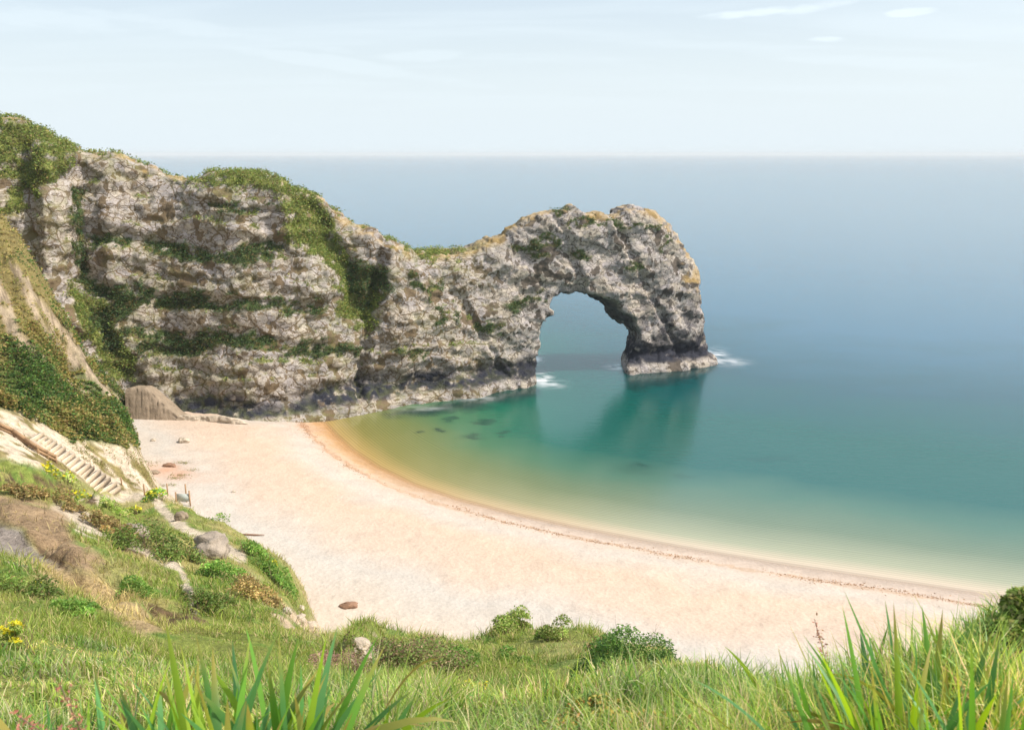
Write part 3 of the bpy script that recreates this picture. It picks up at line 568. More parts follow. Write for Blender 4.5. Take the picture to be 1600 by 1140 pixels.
# ------------------------------------------------------------------ grassy slopes: one height field, from the viewer's feet to the hill on the left
def PR(px, py, r): return (*at_r(px, py, r),)
def PZ(px, r, z):
    a, b, c = ray(px, 700.); k = r/np.hypot(a, b); return a*k, b*k, z
CP = []
for px_ in (-400, -150, 0, 150, 300, 450, 600, 800, 1000, 1200, 1400, 1600, 1800, 2100):
    CP += [PZ(px_, .9, 48.4), PZ(px_, 2, 48.1 if px_ < 1250 else 48.05)]
    CP += [PZ(px_, 4, 47.1 if px_ < 1000 else 47.2 if px_ < 1350 else 47.45 if px_ < 1550 else 48.0)]
rows = {-150: [(1080, 7), (1000, 14), (930, 25), (870, 37), (800, 55), (740, 76)], 0: [(1080, 7.5), (1000, 14), (950, 21), (900, 30), (860, 40), (800, 57), (760, 68), (728, 78)],
        150: [(1080, 8), (1000, 18), (930, 33), (880, 46), (820, 63), (790, 74), (768, 84)], 300: [(1080, 8), (1050, 13), (1000, 24), (950, 38), (900, 54), (850, 73), (820, 88), (800, 99)],
        450: [(1080, 10), (1040, 20), (1000, 31), (975, 42), (940, 54), (905, 70), (884, 82)], 600: [(1090, 11), (1060, 18), (1035, 24), (1000, 33), (978, 40)],
        800: [(1095, 12), (1070, 18), (1030, 27), (990, 36), (971, 42)], 950: [(1090, 11), (1060, 17), (1030, 25), (1000, 34), (985, 37)], 1050: [(1080, 10), (1050, 16), (1030, 22), (1018, 27)], 1130: [(1070, 9), (1050, 13)]}
for k_, v_ in rows.items(): CP += [PR(k_, yy, rr) for yy, rr in v_]
for px_, l in {-150: [(92, 17), (108, 15)], 0: [(88, 18.5)], 150: [(91, 9.5)], 240: [(118, 5)], 330: [(106, 3), (125, 1)], 480: [(50, 18), (72, 6), (88, 2), (100, 0)], 540: [(47, 17), (60, 7), (72, 2)], 600: [(46, 17), (56, 8), (66, 2)], 800: [(48, 17), (58, 8), (68, 2)],
               950: [(43, 20), (55, 8), (66, 2)], 1050: [(34, 24), (48, 10), (62, 2)], 1150: [(20, 35), (32, 22), (48, 9), (62, 2)], 1300: [(8, 43.5), (14, 37), (28, 22), (46, 8), (60, 2)], 1450: [(8, 43.5), (14, 37.), (28, 22), (46, 8), (60, 2)], 1600: [(6.5, 45.6), (12, 39.5), (28, 22), (46, 8), (60, 2)], 2100: [(8, 44), (28, 22), (46, 8), (60, 2)]}.items(): CP += [PZ(px_, r_, z_) for r_, z_ in l]
# edge of the slump over the beach, then under it
CP += [PR(458, 888, 84), PR(400, 856, 92), PR(350, 815, 99), PR(300, 792, 107), PR(262, 776, 111)]
CP += [PZ(475, 86, 3), PZ(430, 97, 3), PZ(370, 106, 3), PZ(315, 114, 2.5)]
CP += [PR(490, 985, 62), PR(455, 950, 68), PR(520, 996, 52)]
# sandy slope with the steps
CP += [PR(190, 768, 112), PR(240, 765, 113), PR(150, 742, 112), PR(100, 712, 112), PR(60, 690, 112), PR(0, 668, 110), PR(0, 645, 117), PR(60, 655, 118), PR(110, 690, 117), PR(200, 700, 122), PR(215, 690, 126), PZ(262, 126, 3.2), PZ(300, 122, 1.8), PZ(285, 116, 3.4), PR(-150, 620, 110), PR(0, 700, 101), PR(60, 722, 100), PR(120, 746, 103)]
# hillside on the left and its far side
CP += [PR(100, 640, 124), PR(0, 600, 124), PR(150, 640, 128), PR(200, 650, 130), PR(0, 500, 133), PR(100, 560, 134), PR(160, 590, 134), PR(60, 480, 138), PR(120, 520, 138), PR(0, 410, 142), PR(50, 410, 142), PR(90, 462, 141), PR(0, 325, 150), PR(25, 360, 147), PR(-150, 480, 126), PR(-150, 300, 145), PR(-150, 180, 162), PR(-300, 200, 150), PR(-300, 500, 118), PR(-350, 650, 100)]
CP += [PZ(235, 132, 2), PZ(222, 146, 3), PZ(185, 150, 6), PZ(140, 156, 14), PZ(80, 160, 24), PZ(40, 166, 32), PZ(280, 150, 1), PZ(240, 175, 0), PZ(140, 180, 15), PZ(340, 140, 0), PZ(-50, 180, 46)]
CP = np.array(CP); cr = np.hypot(CP[:, 0], CP[:, 1]); ca = np.arctan2(CP[:, 0], CP[:, 1])
KL = 4.2
def uvp(x, y): return np.arctan2(x, y)*13, np.log(np.hypot(x, y))*KL
cu, cv = ca*13, np.log(cr)*KL
D = np.hypot(cu[:, None]-cu, cv[:, None]-cv)
# interpolate the slope down from the eye (z-H)/r, which varies gently
val = (CP[:, 2]-H)/cr
Am = np.zeros((len(CP)+3,)*2); Am[:-3, :-3] = D-.03*np.eye(len(CP)); Pm = np.c_[np.ones(len(CP)), cu, cv]; Am[:-3, -3:] = Pm; Am[-3:, :-3] = Pm.T
wts = np.linalg.solve(Am, np.r_[val, 0, 0, 0])
def slope0(x, y):
    x, y = np.broadcast_arrays(np.asarray(x, float), np.asarray(y, float)); sh = x.shape; u, v = uvp(x.ravel(), y.ravel()); out = np.zeros(u.size)
    for i in range(0, u.size, 40000):
        j = slice(i, i+40000); out[j] = np.hypot(u[j, None]-cu, v[j, None]-cv) @ wts[:-3]+wts[-3]+wts[-2]*u[j]+wts[-1]*v[j]
    return (out*np.hypot(x, y).ravel()+H).reshape(sh)
RIBS = [[(20, 415), (60, 500), (112, 562), (170, 615), (207, 652)], [(-5, 455), (22, 520), (45, 548), (62, 560)], [(58, 398), (84, 440), (104, 472)], [(65, 470), (110, 530), (150, 590), (190, 630)]]
def slope_z(x, y):
    x, y = np.asarray(x, float), np.asarray(y, float); r = np.hypot(x, y); z = slope0(x, y)
    a = sstep(6, 22, r)
    z = z+a*(.55*fbm(x/7, y/7, 0, 4, 81)*np.minimum(1, r/40)+.28*np.abs(fbm(x/1.7, y/1.7, 0, 3, 82)))+(1-a)*.12*fbm(x/1.1, y/1.1, 0, 3, 83)
    pq, pw_ = proj(x, y, z)
    # small earth steps, the bluff lip and gullies down the hill
    for ln, w, dz in [([(-20, 742), (60, 745), (110, 765), (150, 782)], 9, -1.3), ([(-20, 800), (60, 835), (120, 885), (170, 905)], 22, -1.6), ([(180, 845), (250, 880), (300, 940)], 9, -.7), ([(545, 1035), (560, 1010), (580, 1000)], 16, .7), ([(240, 950), (275, 965)], 14, -.6), ([(700, 1062), (735, 1075)], 9, -.5)]:
        z = z+dz*np.exp(-(dline(pq, pw_, ln)/w)**2)*(r > 15)
    hill = sstep(118, 130, r)*(x < -50)
    gul = fbm((x*.9+y*.35)/4.5, (y*.9-x*.35)/22, 0, 4, 84)
    for ln in RIBS: z = z+.9*hill*np.exp(-(dline(pq, pw_, ln)/7)**2)
    return z+hill*(1.5*gul+.5*fbm(x/2, y/2, 0, 3, 97))
def ground_z(x, y): return np.maximum(slope_z(x, y), beach_z(np.asarray(x, float), np.asarray(y, float)))
def at_ground(px, py, r0=1.4):
    rr = np.geomspace(r0, 240, 1500); X, Y, Z = at_r(px, py, rr); gz_ = ground_z(X, Y); k = np.argmax(Z < gz_); d0, d1 = Z[k-1]-gz_[k-1], gz_[k]-Z[k]; f = d0/(d0+d1+1e-9)
    x_, y_ = X[k-1]+(X[k]-X[k-1])*f, Y[k-1]+(Y[k]-Y[k-1])*f; return np.array([x_, y_, float(ground_z(x_, y_))]), math.hypot(x_, y_)

naz, nr = 860, 900
x, y = polar(np.linspace(R(-47), R(47), naz), np.geomspace(1.0, 215, nr)); z = slope_z(x, y); bz = beach_z(x, y)
V = np.stack([x, y, z], -1).reshape(-1, 3); F = gridfaces(naz, nr, flip=True)
px, py = [q.ravel() for q in proj(x, y, z)]; X, Y, Z = V.T; rad_ = np.hypot(X, Y)
j1 = fbm(X/1.6, Y/1.6, 0, 4, 85)*np.clip(40/rad_, .35, 2.); j2 = fbm(X/1.6+40, Y/1.6, 0, 4, 86)*np.clip(40/rad_, .35, 2.)
ux, uy = px+14*j1, py+11*j2
def reg(poly, soft=7, mid=True):
    return sstep(soft, -soft, sdpoly(ux, uy, poly))*(rad_ > 12)
gn = fbm(X/5, Y/5, 0, 4, 87); gn2 = fbm(X/1.2, Y/1.2, 0, 3, 88); gn3 = fbm(X/12, Y/12, 0, 3, 89)
lerp = lambda a, b, f: a*(1-f[:, None])+np.asarray(b)*f[:, None]
col = lerp(np.tile([.19, .225, .05], (len(X), 1)), (.34, .30, .11), sstep(-.1, .5, gn))
col = lerp(col, (.09, .16, .03), sstep(.1, .55, gn2)*.8)
col = lerp(col, (.34, .29, .13), sstep(.15, .6, gn3)*.6)
grass = np.ones(len(X))
def paint(f, c, keepg=0.):
    global col, grass
    col = lerp(col, c, f); grass = grass*(1-f*(1-keepg))
HILL = [(-300, 150), (0, 300), (60, 390), (105, 460), (160, 570), (222, 650), (222, 700), (110, 690), (60, 655), (-20, 632), (-300, 560)]
hill = reg(HILL, 4)
col = lerp(col, (.19, .155, .06), hill); col = lerp(col, (.07, .10, .025), hill*sstep(520, 600, uy)*sstep(-.5, .3, gn+.25))
rockf = hill*sstep(.05, .45, fbm((X*.9+Y*.35)/3.2, (Y*.9-X*.35)/22, 0, 4, 90))*sstep(640, 520, uy+.5*ux*0)
for ln, w in [([(20, 415), (60, 500), (112, 562), (170, 615), (207, 652)], 5), ([(-5, 455), (22, 520), (45, 548), (62, 560)], 9), ([(58, 398), (84, 440), (104, 472)], 6), ([(108, 482), (140, 545), (165, 585)], 5), ([(65, 470), (110, 530), (150, 590), (190, 630)], 4), ([(-10, 430), (10, 470), (14, 500)], 7), ([(100, 590), (140, 615)], 4), ([(40, 440), (95, 530)], 4)]:
    rockf = np.maximum(rockf, hill*sstep(w*1.5, w*.5, dline(px+9*j1, py+9*j2, ln)))
rockf = rockf*sstep(-.7, .0, fbm(X/1.1, Y/1.1, Z/1.1, 4, 99)+.2); paint(rockf, (.36, .285, .20), .25); paint(rockf*sstep(.1, .5, fbm(X/.9, Y/2.5, Z/.7, 3, 100))*.8, (.17, .125, .085))
SAND = [(-300, 600), (0, 640), (60, 652), (108, 690), (215, 700), (300, 715), (420, 740), (350, 800), (300, 790), (240, 770), (190, 776), (130, 750), (95, 742), (40, 722), (-300, 690)]
sand = reg(SAND, 5)
col = lerp(col, (.56, .46, .35), sand); tuft = sand*sstep(.18, .42, fbm(X/2.4, Y/1.1, 0, 3, 91))*sstep(40, 70, np.abs(ux-300))
grass *= 1-sand; grass = np.maximum(grass, tuft); col = lerp(col, (.22, .18, .07), tuft)
PATHS = [([(85, 800), (112, 803), (135, 812), (125, 822), (160, 832), (190, 845), (215, 858), (250, 872), (270, 880)], 8), ([(270, 880), (285, 893), (290, 915), (300, 935), (308, 955)], 5), ([(92, 798), (118, 806)], 12), ([(190, 838), (215, 850), (190, 850)], 8),
         ([(232, 770), (270, 812), (300, 832), (330, 838), (352, 850)], 7), ([(330, 838), (345, 855), (380, 870)], 8), ([(120, 778), (190, 780), (232, 773)], 5)]
for ln, w in PATHS: paint(sstep(w*1.35, w*.6, dline(px+7*j1, py+6*j2, ln))*(rad_ > 20), (.50, .42, .32))
paint(reg([(385, 905), (440, 945), (500, 975), (530, 995), (490, 1000), (450, 975), (405, 935)], 6), (.47, .36, .25))
paint(reg([(-30, 805), (30, 828), (70, 868), (120, 888), (110, 905), (50, 880), (-30, 860)], 7), (.25, .215, .19))
paint(reg([(-30, 775), (60, 782), (100, 805), (112, 835), (150, 868), (165, 890), (120, 885), (70, 862), (35, 828), (-30, 802)], 8), (.30, .21, .125), .3)
paint(reg([(45, 878), (150, 893), (200, 930), (262, 985), (235, 1000), (185, 975), (130, 930), (90, 915)], 9), (.42, .31, .165), .5)
paint(reg([(545, 1005), (575, 995), (585, 1010), (570, 1040), (535, 1030)], 6), (.42, .34, .25), .1)
paint(reg([(700, 1068), (735, 1066), (745, 1082), (715, 1085)], 5), (.13, .08, .045), .2)
for ln, w in [([(-10, 742), (60, 748), (105, 765), (150, 785)], 4), ([(240, 962), (280, 968)], 9), ([(150, 823), (200, 832)], 7), ([(70, 862), (110, 884)], 6), ([(180, 850), (215, 862), (240, 872)], 4), ([(290, 962), (330, 975)], 5)]:
    paint(sstep(w*1.3, w*.4, dline(ux, uy, ln))*(rad_ > 15), (.12, .08, .045), .4)
paint(sstep(4, .8, np.abs(z-bz).ravel())*(rad_ > 60)*(1-hill)*sstep(-.4, .3, gn2)*.8, (.45, .35, .25), .3)
gz = np.gradient(z); 
m_ = (z > bz-.6).ravel()
V_, F_, A_ = keep(V, F, m_[F].any(1), {'col': np.clip(col*(1.15+.25*gn2)[:, None], .01, 1)})
kind(mesh('hillside', V_, F_, M_EARTH, attrs=A_), 'structure')

# ------------------------------------------------------------------ grass and low plants on the slopes (uncountable)
vis = (px > -80) & (px < 1680) & (py < 1250) & m_ & (z > bz-.05).ravel()
def scatter(n, w):
    k = rng.choice(len(X), n, p=w/w.sum()); P_ = V[k].copy()
    rj = np.hypot(P_[:, 0], P_[:, 1])*(R(94)/naz); P_[:, 0] += rng.normal(0, 1, n)*rj*.7; P_[:, 1] += rng.normal(0, 1, n)*rj*.7
    return P_, k
mid = vis & (rad_ > 7.5) & (rad_ < 118)
Pg, k = scatter(150000, np.where(mid, np.clip(grass-.12, 0, 1)*(1-.9*hill)*np.minimum(1, rad_/22)**.3, 0))
rr = rad_[k]; n = len(k)
Vb, Fb, Ub, rep = blades(Pg-[0, 0, .04], rng.uniform(0, 6.28, n), (.35+1.1*sstep(-.4, .5, fbm(Pg[:, 0]/1.6, Pg[:, 1]/1.6, 0, 3, 103)))*rng.uniform(.14, .42, n)*np.clip(rr/28, .8, 1.5), rng.uniform(.012, .03, n)*np.clip(rr/20, .6, 3.), rng.normal(.25, .2, n), rng.uniform(.2, 1.3, n), seg=2)
cb_ = col[k]*np.array([1.05, 1.15, .9])*np.exp(rng.normal(0, .25, (n, 1))); dry = rng.random(n) < .2; cb_[dry] = (.42, .34, .16)
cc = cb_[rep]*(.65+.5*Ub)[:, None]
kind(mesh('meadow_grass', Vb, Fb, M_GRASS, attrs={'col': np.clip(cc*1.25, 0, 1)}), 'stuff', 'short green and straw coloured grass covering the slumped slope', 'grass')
hl = vis & (hill > .5) & (rockf < .5)
Pg, k = scatter(90000, np.where(hl, .12+.88*sstep(470, 590, uy+.25*ux)*sstep(-.6, .2, gn+.2), 0)); n = len(k)
low = sstep(480, 600, py[k]+.25*px[k])
lump = .5+.5*fbm(Pg[:, 0]/3, Pg[:, 1]/3, 0, 2, 92)
lump = sstep(.3, .75, lump); Pg[:, 2] += rng.uniform(0, 1, n)**.6*(.2+1.9*low*lump)
Vq, Fq, rep = leafquads(Pg, rng.uniform(.10, .26, n)); pt = fbm(Pg[:, 0]/4, Pg[:, 1]/4, 7, 3, 98)
cq = np.where((rng.random(n) < .05+.5*low-1.1*pt)[:, None], pick(n, [(.06, .13, .025), (.10, .17, .03), (.14, .12, .04), (.05, .09, .025)], [4, 3, 2, 3]), pick(n, [(.24, .20, .06), (.18, .20, .05), (.32, .23, .09)], [3, 3, 2]))
kind(mesh('hillside_scrub', Vq, Fq, M_LEAF, attrs={'col': 1.3*cq[rep]}, smooth=False), 'stuff', 'dense low scrub covering the foot of the hillside', 'scrub')

# ------------------------------------------------------------------ foreground grass
def near_points(n, r0, r1, p0, p1, powr=1.):
    r = np.exp(rng.uniform(math.log(r0)*1., math.log(r1), n)); pxx = rng.uniform(p0, p1, n)
    a, b, _ = ray(pxx, np.full(n, 1000.)); k = r/np.hypot(a, b); X_, Y_ = a*k, b*k
    return np.c_[X_, Y_, slope_z(X_, Y_)-.02], r, pxx
GREENS = [(.18, .31, .05), (.12, .24, .06), (.27, .37, .06), (.33, .37, .10), (.52, .45, .24), (.40, .30, .15)]
def grass_patch(n, r0, r1, p0, p1, l0, l1, w0, w1, wts_):
    P_, r, _ = near_points(n, r0, r1, p0, p1)
    c = pick(n, GREENS, wts_)
    cl_ = .45+1.0*sstep(-.45, .5, fbm(P_[:, 0]/.7, P_[:, 1]/.7, 0, 3, 101)); pt_ = fbm(P_[:, 0]/1.6, P_[:, 1]/1.6, 3, 3, 102); c = c*(1+.45*pt_)[:, None]; c[:, 0] *= 1+.35*np.clip(pt_, -.5, 1)
    Vb, Fb, Ub, rep = blades(P_, rng.uniform(0, 6.28, n), cl_*rng.uniform(l0, l1, n), rng.uniform(w0, w1, n)*np.clip(r/3, .7, 2.2), np.abs(rng.normal(.15, .18, n)), rng.uniform(.1, 1.5, n), seg=4)
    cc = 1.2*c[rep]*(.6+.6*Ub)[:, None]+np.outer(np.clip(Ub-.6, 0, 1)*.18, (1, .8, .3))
    return Vb, Fb, np.clip(cc, 0, 1)
parts = [grass_patch(34000, 2.3, 7., -60, 1260, .10, .30, .004, .009, [4, 3, 5, 4, 3.5, 1.5]), grass_patch(17000, 2.0, 5.5, 1150, 1680, .12, .30, .005, .011, [5, 6, 3, 2, 1.5, 1]),
         grass_patch(9000, 1.9, 3.4, -60, 620, .2, .46, .005, .011, [4, 3, 4, 4, 3, 1.5]), grass_patch(30000, 6., 17., -60, 1240, .07, .19, .006, .011, [3, 1.5, 5, 5, 4, 1.5])]
Vs, Fs, Cs, off = [], [], [], 0
for a_, b_, c_ in parts: Vs.append(a_); Fs.append(b_+off); Cs.append(c_); off += len(a_)
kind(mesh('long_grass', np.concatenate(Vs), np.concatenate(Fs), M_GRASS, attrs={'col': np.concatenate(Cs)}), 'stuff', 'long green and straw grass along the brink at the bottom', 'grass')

# ------------------------------------------------------------------ broad leaved iris plants
def iris(px_, r, n, l0, l1, w0, w1, label, spread=.09, lean=.22, group=None, tone=0, boost=1.):
    a, b, _ = ray(px_, 1000.); k = r/math.hypot(a, b); P0 = np.array([a*k, b*k]); z0 = float(slope_z(P0[0], P0[1]))
    top = at_r(px_, l1, r)[2]-z0; l0, l1 = l0*top*boost, 1.05*top*boost
    az = rng.uniform(0, 6.28, n); off = np.abs(rng.normal(0, spread, n))
    base = np.c_[np.cos(az)*off, np.sin(az)*off, np.full(n, -.04)]
    old = rng.random(n) < .16
    Vb, Fb, Ub, rep = blades(base, az+rng.normal(0, .5, n), rng.uniform(l0, l1, n), rng.uniform(w0, w1, n), np.abs(rng.normal(0, lean, n))+off*1.5, np.where(old, rng.uniform(1., 2.2, n), rng.uniform(.0, .95, n)**1.4), seg=9, fold=.22, twist=rng.normal(0, .9, n), power=3.2)
    c = pick(n, [(.16, .36, .05), (.10, .26, .07), (.30, .46, .05), (.12, .29, .10)], [4, 3+tone, 3, 2+tone])
    c[old] = pick(n, [(.33, .27, .07), (.22, .24, .05)], [1, 1])[old]
    tip = np.clip((Ub-rng.uniform(.55, .95, n)[rep])*4, 0, 1)[:, None]*(rng.random(n) < .6)[rep][:, None]
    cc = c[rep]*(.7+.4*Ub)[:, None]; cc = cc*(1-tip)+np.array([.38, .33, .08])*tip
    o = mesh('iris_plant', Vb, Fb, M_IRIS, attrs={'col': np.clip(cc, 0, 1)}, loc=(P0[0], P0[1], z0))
    tag(o, label, 'plant', group)
GL, GRT = 'broad leaved plants in the tuft at the lower left', 'broad leaved plants in the bank at the lower right'
for px_, r, n, l0, l1, lab in [(298, 2.7, 13, .5, 1030, 'short fresh iris leaves at the back of the lower left tuft'), (350, 2.65, 14, .5, 1005, 'iris leaves behind the tallest of the lower left tuft'), (452, 2.8, 12, .5, 1020, 'narrow iris leaves behind the right end of the lower left tuft'), (150, 2.7, 12, .5, 1055, 'low iris leaves between the lone leaves and the lower left tuft'), (205, 2.75, 13, .42, 1050, 'pale iris leaves at the left side of the lower left tuft'), (265, 2.55, 14, .45, 1015, 'iris leaves with straw tips left of the tuft centre'), (325, 2.4, 17, .45, 985, 'bright upright iris leaves in the middle of the lower left tuft'),
                           (378, 2.35, 18, .45, 962, 'dark broad iris leaves, tallest of the lower left tuft'), (428, 2.5, 16, .45, 985, 'yellow green iris leaves on the right of the lower left tuft'), (482, 2.6, 10, .45, 1055, 'low arching iris leaves ending the lower left tuft beside grass'), (60, 2.6, 9, .45, 1040, 'thin iris leaves standing alone in grass at the far left')]:
    iris(px_, r, int(n*2.0), l0, l1, .024, .044, lab, spread=.12, lean=.17, group=GL, boost=.98)
for px_, r, n, l0, l1, lab in [(1300, 3.2, 5, .45, 1000, 'single small iris at the left end of the right bank'), (1352, 3.0, 12, .45, 1005, 'short iris clump where the right bank starts to rise'), (1400, 2.7, 14, .45, 985, 'green iris clump second from the left in the right bank'), (1442, 2.5, 17, .45, 965, 'dense iris clump with straw tips mid way along the right bank'),
                           (1484, 2.4, 18, .45, 940, 'tall bright iris clump with the highest leaves of the right bank'), (1530, 2.6, 18, .45, 955, 'dark iris clump right of the tallest leaves'), (1550, 2.0, 12, .45, 1020, 'blue green iris clump low in the lower right corner'), (1592, 2.3, 18, .45, 950, 'iris clump against the right edge of the picture'), (1500, 3.2, 14, .45, 965, 'iris clump behind the tallest leaves near the beach'), (1640, 1.8, 12, .45, 960, 'large grey green iris with arching leaves in the corner')]:
    iris(px_, r, int(n*3.6), l0, l1, .016, .032, lab, spread=.15, lean=.12, group=GRT, tone=1, boost=.87)

# ------------------------------------------------------------------ shrubs and flowering plants
SH = {'bare': ([(.24, .14, .105), (.30, .20, .15), (.20, .17, .07)], [3, 2, 1]), 'gorse': ([(.17, .115, .07), (.14, .17, .05), (.11, .17, .04), (.25, .19, .10)], [3, 3, 3, 1]), 'bramble': ([(.075, .16, .03), (.13, .22, .045), (.05, .11, .03)], [3, 3, 2]),
      'pale': ([(.25, .32, .08), (.18, .28, .05), (.33, .32, .12)], [3, 3, 2]), 'green': ([(.10, .21, .035), (.16, .27, .05), (.22, .29, .07)], [3, 3, 1]), 'dry': ([(.26, .19, .08), (.34, .25, .10), (.17, .17, .05)], [3, 2, 2]), 'scrub': ([(.09, .15, .03), (.14, .19, .045), (.19, .15, .06)], [3, 3, 1]),
      'autumn': ([(.18, .24, .05), (.38, .29, .06), (.11, .17, .03), (.38, .2, .07)], [4, 3, 3, 1])}
def shrub(name, px_, py_, wpx, hpx, style, label, cat='shrub', flower=0., group=None, dens=1., r0=1.4):
    P0, r = at_ground(px_, py_, r0); dist = math.hypot(r, H-P0[2]); w, hh = wpx/FOC*dist, hpx/FOC*dist*1.12
    e = empty(name, P0); tag(e, label, cat, group)
    nb = int(5+wpx/14); bc = np.c_[rng.uniform(-.42, .42, nb)*w, rng.uniform(-.3, .3, nb)*w, np.zeros(nb)]
    edge = np.clip(1-(np.abs(bc[:, 0])/(w*.5))**2, .25, 1); br = rng.uniform(.2, .34, nb)*min(w, 2*hh)*edge**.5
    bc[:, 2] = rng.uniform(.1, .75, nb)*hh*edge
    n = int(dens*np.clip(wpx*hpx*.95, 500, 9000)); k = rng.integers(0, nb, n)
    dv = rng.normal(0, 1, (n, 3)); dv /= np.linalg.norm(dv, axis=1, keepdims=True); dv[:, 2] = np.abs(dv[:, 2])*.9-.15
    Pl = bc[k]+dv*br[k][:, None]*rng.uniform(.55, 1.12, (n, 1))
    gx = slope_z(Pl[:, 0]+P0[0], Pl[:, 1]+P0[1])-P0[2]; Pl[:, 2] = np.maximum(Pl[:, 2]+gx*.8, gx-.02)
    sz = rng.uniform(.7, 1.5, n)*np.clip(dist*.0014, .014, .16)
    if style in ('bare',): sz *= .75
    Vq, Fq, rep = leafquads(Pl, sz); c = pick(n, *SH[style])*1.25*np.exp(rng.normal(0, .22, nb))[k][:, None]
    mesh('foliage', Vq, Fq, M_LEAF, e, {'col': c[rep]}, smooth=False)
    ns = 26 if style not in ('bare', 'gorse') else 90
    az = rng.uniform(0, 6.28, ns); bb = np.c_[rng.uniform(-.35, .35, ns)*w, rng.uniform(-.2, .2, ns)*w, np.zeros(ns)]; bb[:, 2] = slope_z(bb[:, 0]+P0[0], bb[:, 1]+P0[1])-P0[2]-.05
    Vb, Fb, Ub, rep = blades(bb, az, rng.uniform(.55, 1.1, ns)*hh, np.full(ns, max(.012, .0006*dist)), np.abs(rng.normal(.2, .3, ns)), rng.uniform(0, .7, ns), seg=3)
    mesh('stem', Vb, Fb, M_TWIG, e)
    if flower:
        nf = int(n*flower); Pf = Pl[rng.choice(n, nf)]+[0, 0, .12*hh]; Vq, Fq, rep = leafquads(Pf, rng.uniform(.8, 1.4, nf)*np.clip(dist*.0019, .016, .2))
        mesh('blossom', Vq, Fq, M_LEAF, e, {'col': pick(nf, [(.72, .62, .03), (.6, .6, .05)], [2, 1])[rep]}, smooth=False)
    return e
GS = 'shrubs on the grassy slope'
for a in [('shrub', 530, 1058, 80, 46, 'bare', 'small leafless reddish shrub beside the pale boulder'), ('gorse_bush', 648, 1050, 165, 62, 'gorse', 'wide brownish green bush in the middle of the grassy shelf'),
          ('bramble_bush', 975, 1044, 138, 74, 'bramble', 'rounded dark green bramble mound on the right brink of the shelf'), ('shrub', 800, 990, 62, 40, 'pale', 'pale green feathery shrub on the brink above the beach'),
          ('shrub', 802, 1036, 46, 28, 'green', 'small green shrub below the feathery shrub'), ('shrub', 870, 1000, 60, 34, 'pale', 'straw tinted shrub between the feathery shrub and bramble mound'),
          ('shrub', 925, 1022, 60, 34, 'dry', 'dry brown shrub left of the bramble mound'), ('shrub', 820, 1062, 34, 14, 'autumn', 'low yellowish shrub in the grass under the small green one'),
          ('scrub_bush', 232, 862, 92, 42, 'scrub', 'dark green scrub bush beside the white path'), ('scrub_bush', 285, 872, 60, 28, 'scrub', 'smaller olive scrub bush right of the dark scrub bush'),
          ('dry_bush', 152, 822, 52, 28, 'dry', 'brown dry bush above the white path by the bank'), ('dry_bush', 198, 838, 44, 24, 'dry', 'rusty dry bush at the bend of the white path'), ('dry_bush', 398, 936, 84, 40, 'dry', 'broad brown dry bush above the cream eroded slope'),
          ('shrub', 424, 896, 64, 34, 'green', 'fresh green shrub on the bluff above the sand'), ('shrub', 440, 925, 34, 34, 'green', 'green shrub hanging over the edge of the bluff'), ('shrub', 350, 905, 60, 30, 'green', 'bright green shrub under the grey rock'),
          ('shrub', 330, 960, 70, 40, 'scrub', 'dark tussock shrub right of the lower path'), ('shrub', 210, 925, 60, 24, 'green', 'green shrub left of the lower path'), ('shrub', 350, 806, 50, 18, 'green', 'green shrub on the lip of the slope below the board'), ('shrub', 395, 868, 46, 20, 'green', 'green shrub on the lip above the bluff'),
          ('shrub', 40, 935, 100, 34, 'scrub', 'dark low scrub patch at the left below the grey bank'), ('shrub', 118, 965, 60, 30, 'green', 'green shrub on the grass under the straw slope'), ('shrub', 180, 800, 46, 16, 'pale', 'pale shrub between the steps and the dry bushes'),
          ('shrub', 40, 775, 60, 20, 'dry', 'dry shrub on top of the brown bank'), ('shrub', 95, 790, 50, 24, 'dry', 'round brown shrub at the right end of the brown bank'), ('shrub', 720, 1040, 60, 30, 'green', 'green shrub at the right end of the wide brownish bush'),
          ('shrub', 560, 1090, 70, 26, 'pale', 'pale grassy shrub below the reddish shrub')]:
    shrub(*a, group=GS, r0=9)
GF = 'yellow flowering plants'
for a in [('flowering_plant', 744, 1086, 44, 26, 'autumn', 'yellow flowering plant in the middle of the grassy shelf'), ('flowering_plant', 246, 779, 38, 13, 'green', 'yellow flowering plant beside the notice board'), ('flowering_plant', 112, 766, 76, 16, 'pale', 'long yellow flowering plant under the timber steps'),
          ('flowering_plant', 24, 1012, 40, 50, 'pale', 'tall yellow flowering plant at the left edge'), ('flowering_plant', 62, 925, 18, 18, 'green', 'small yellow flowering plant above the dark scrub patch'), ('flowering_plant', 210, 803, 20, 12, 'pale', 'small yellow flowering plant on the grass by the pale shrub'), ('flowering_plant', 866, 978, 20, 12, 'pale', 'small yellow flowering plant on the brink above the beach'), ('flowering_plant', 425, 880, 16, 10, 'green', 'tiny yellow flowering plant on top of the bluff')]:
    shrub(*a, cat='flower', flower=.14, group=GF, r0=5)
shrub('bramble_bush', 905, 1170, 170, 60, 'autumn', 'yellow and orange tinted bramble in the grass at the bottom', r0=2.5)
shrub('bramble_bush', 1030, 1180, 130, 60, 'autumn', 'olive bramble with rusty leaves right of the yellow one', r0=2.5)
shrub('leafy_shrub', 1575, 1010, 90, 80, 'pale', 'leafy green shrub at the right edge above the iris leaves', r0=3.)
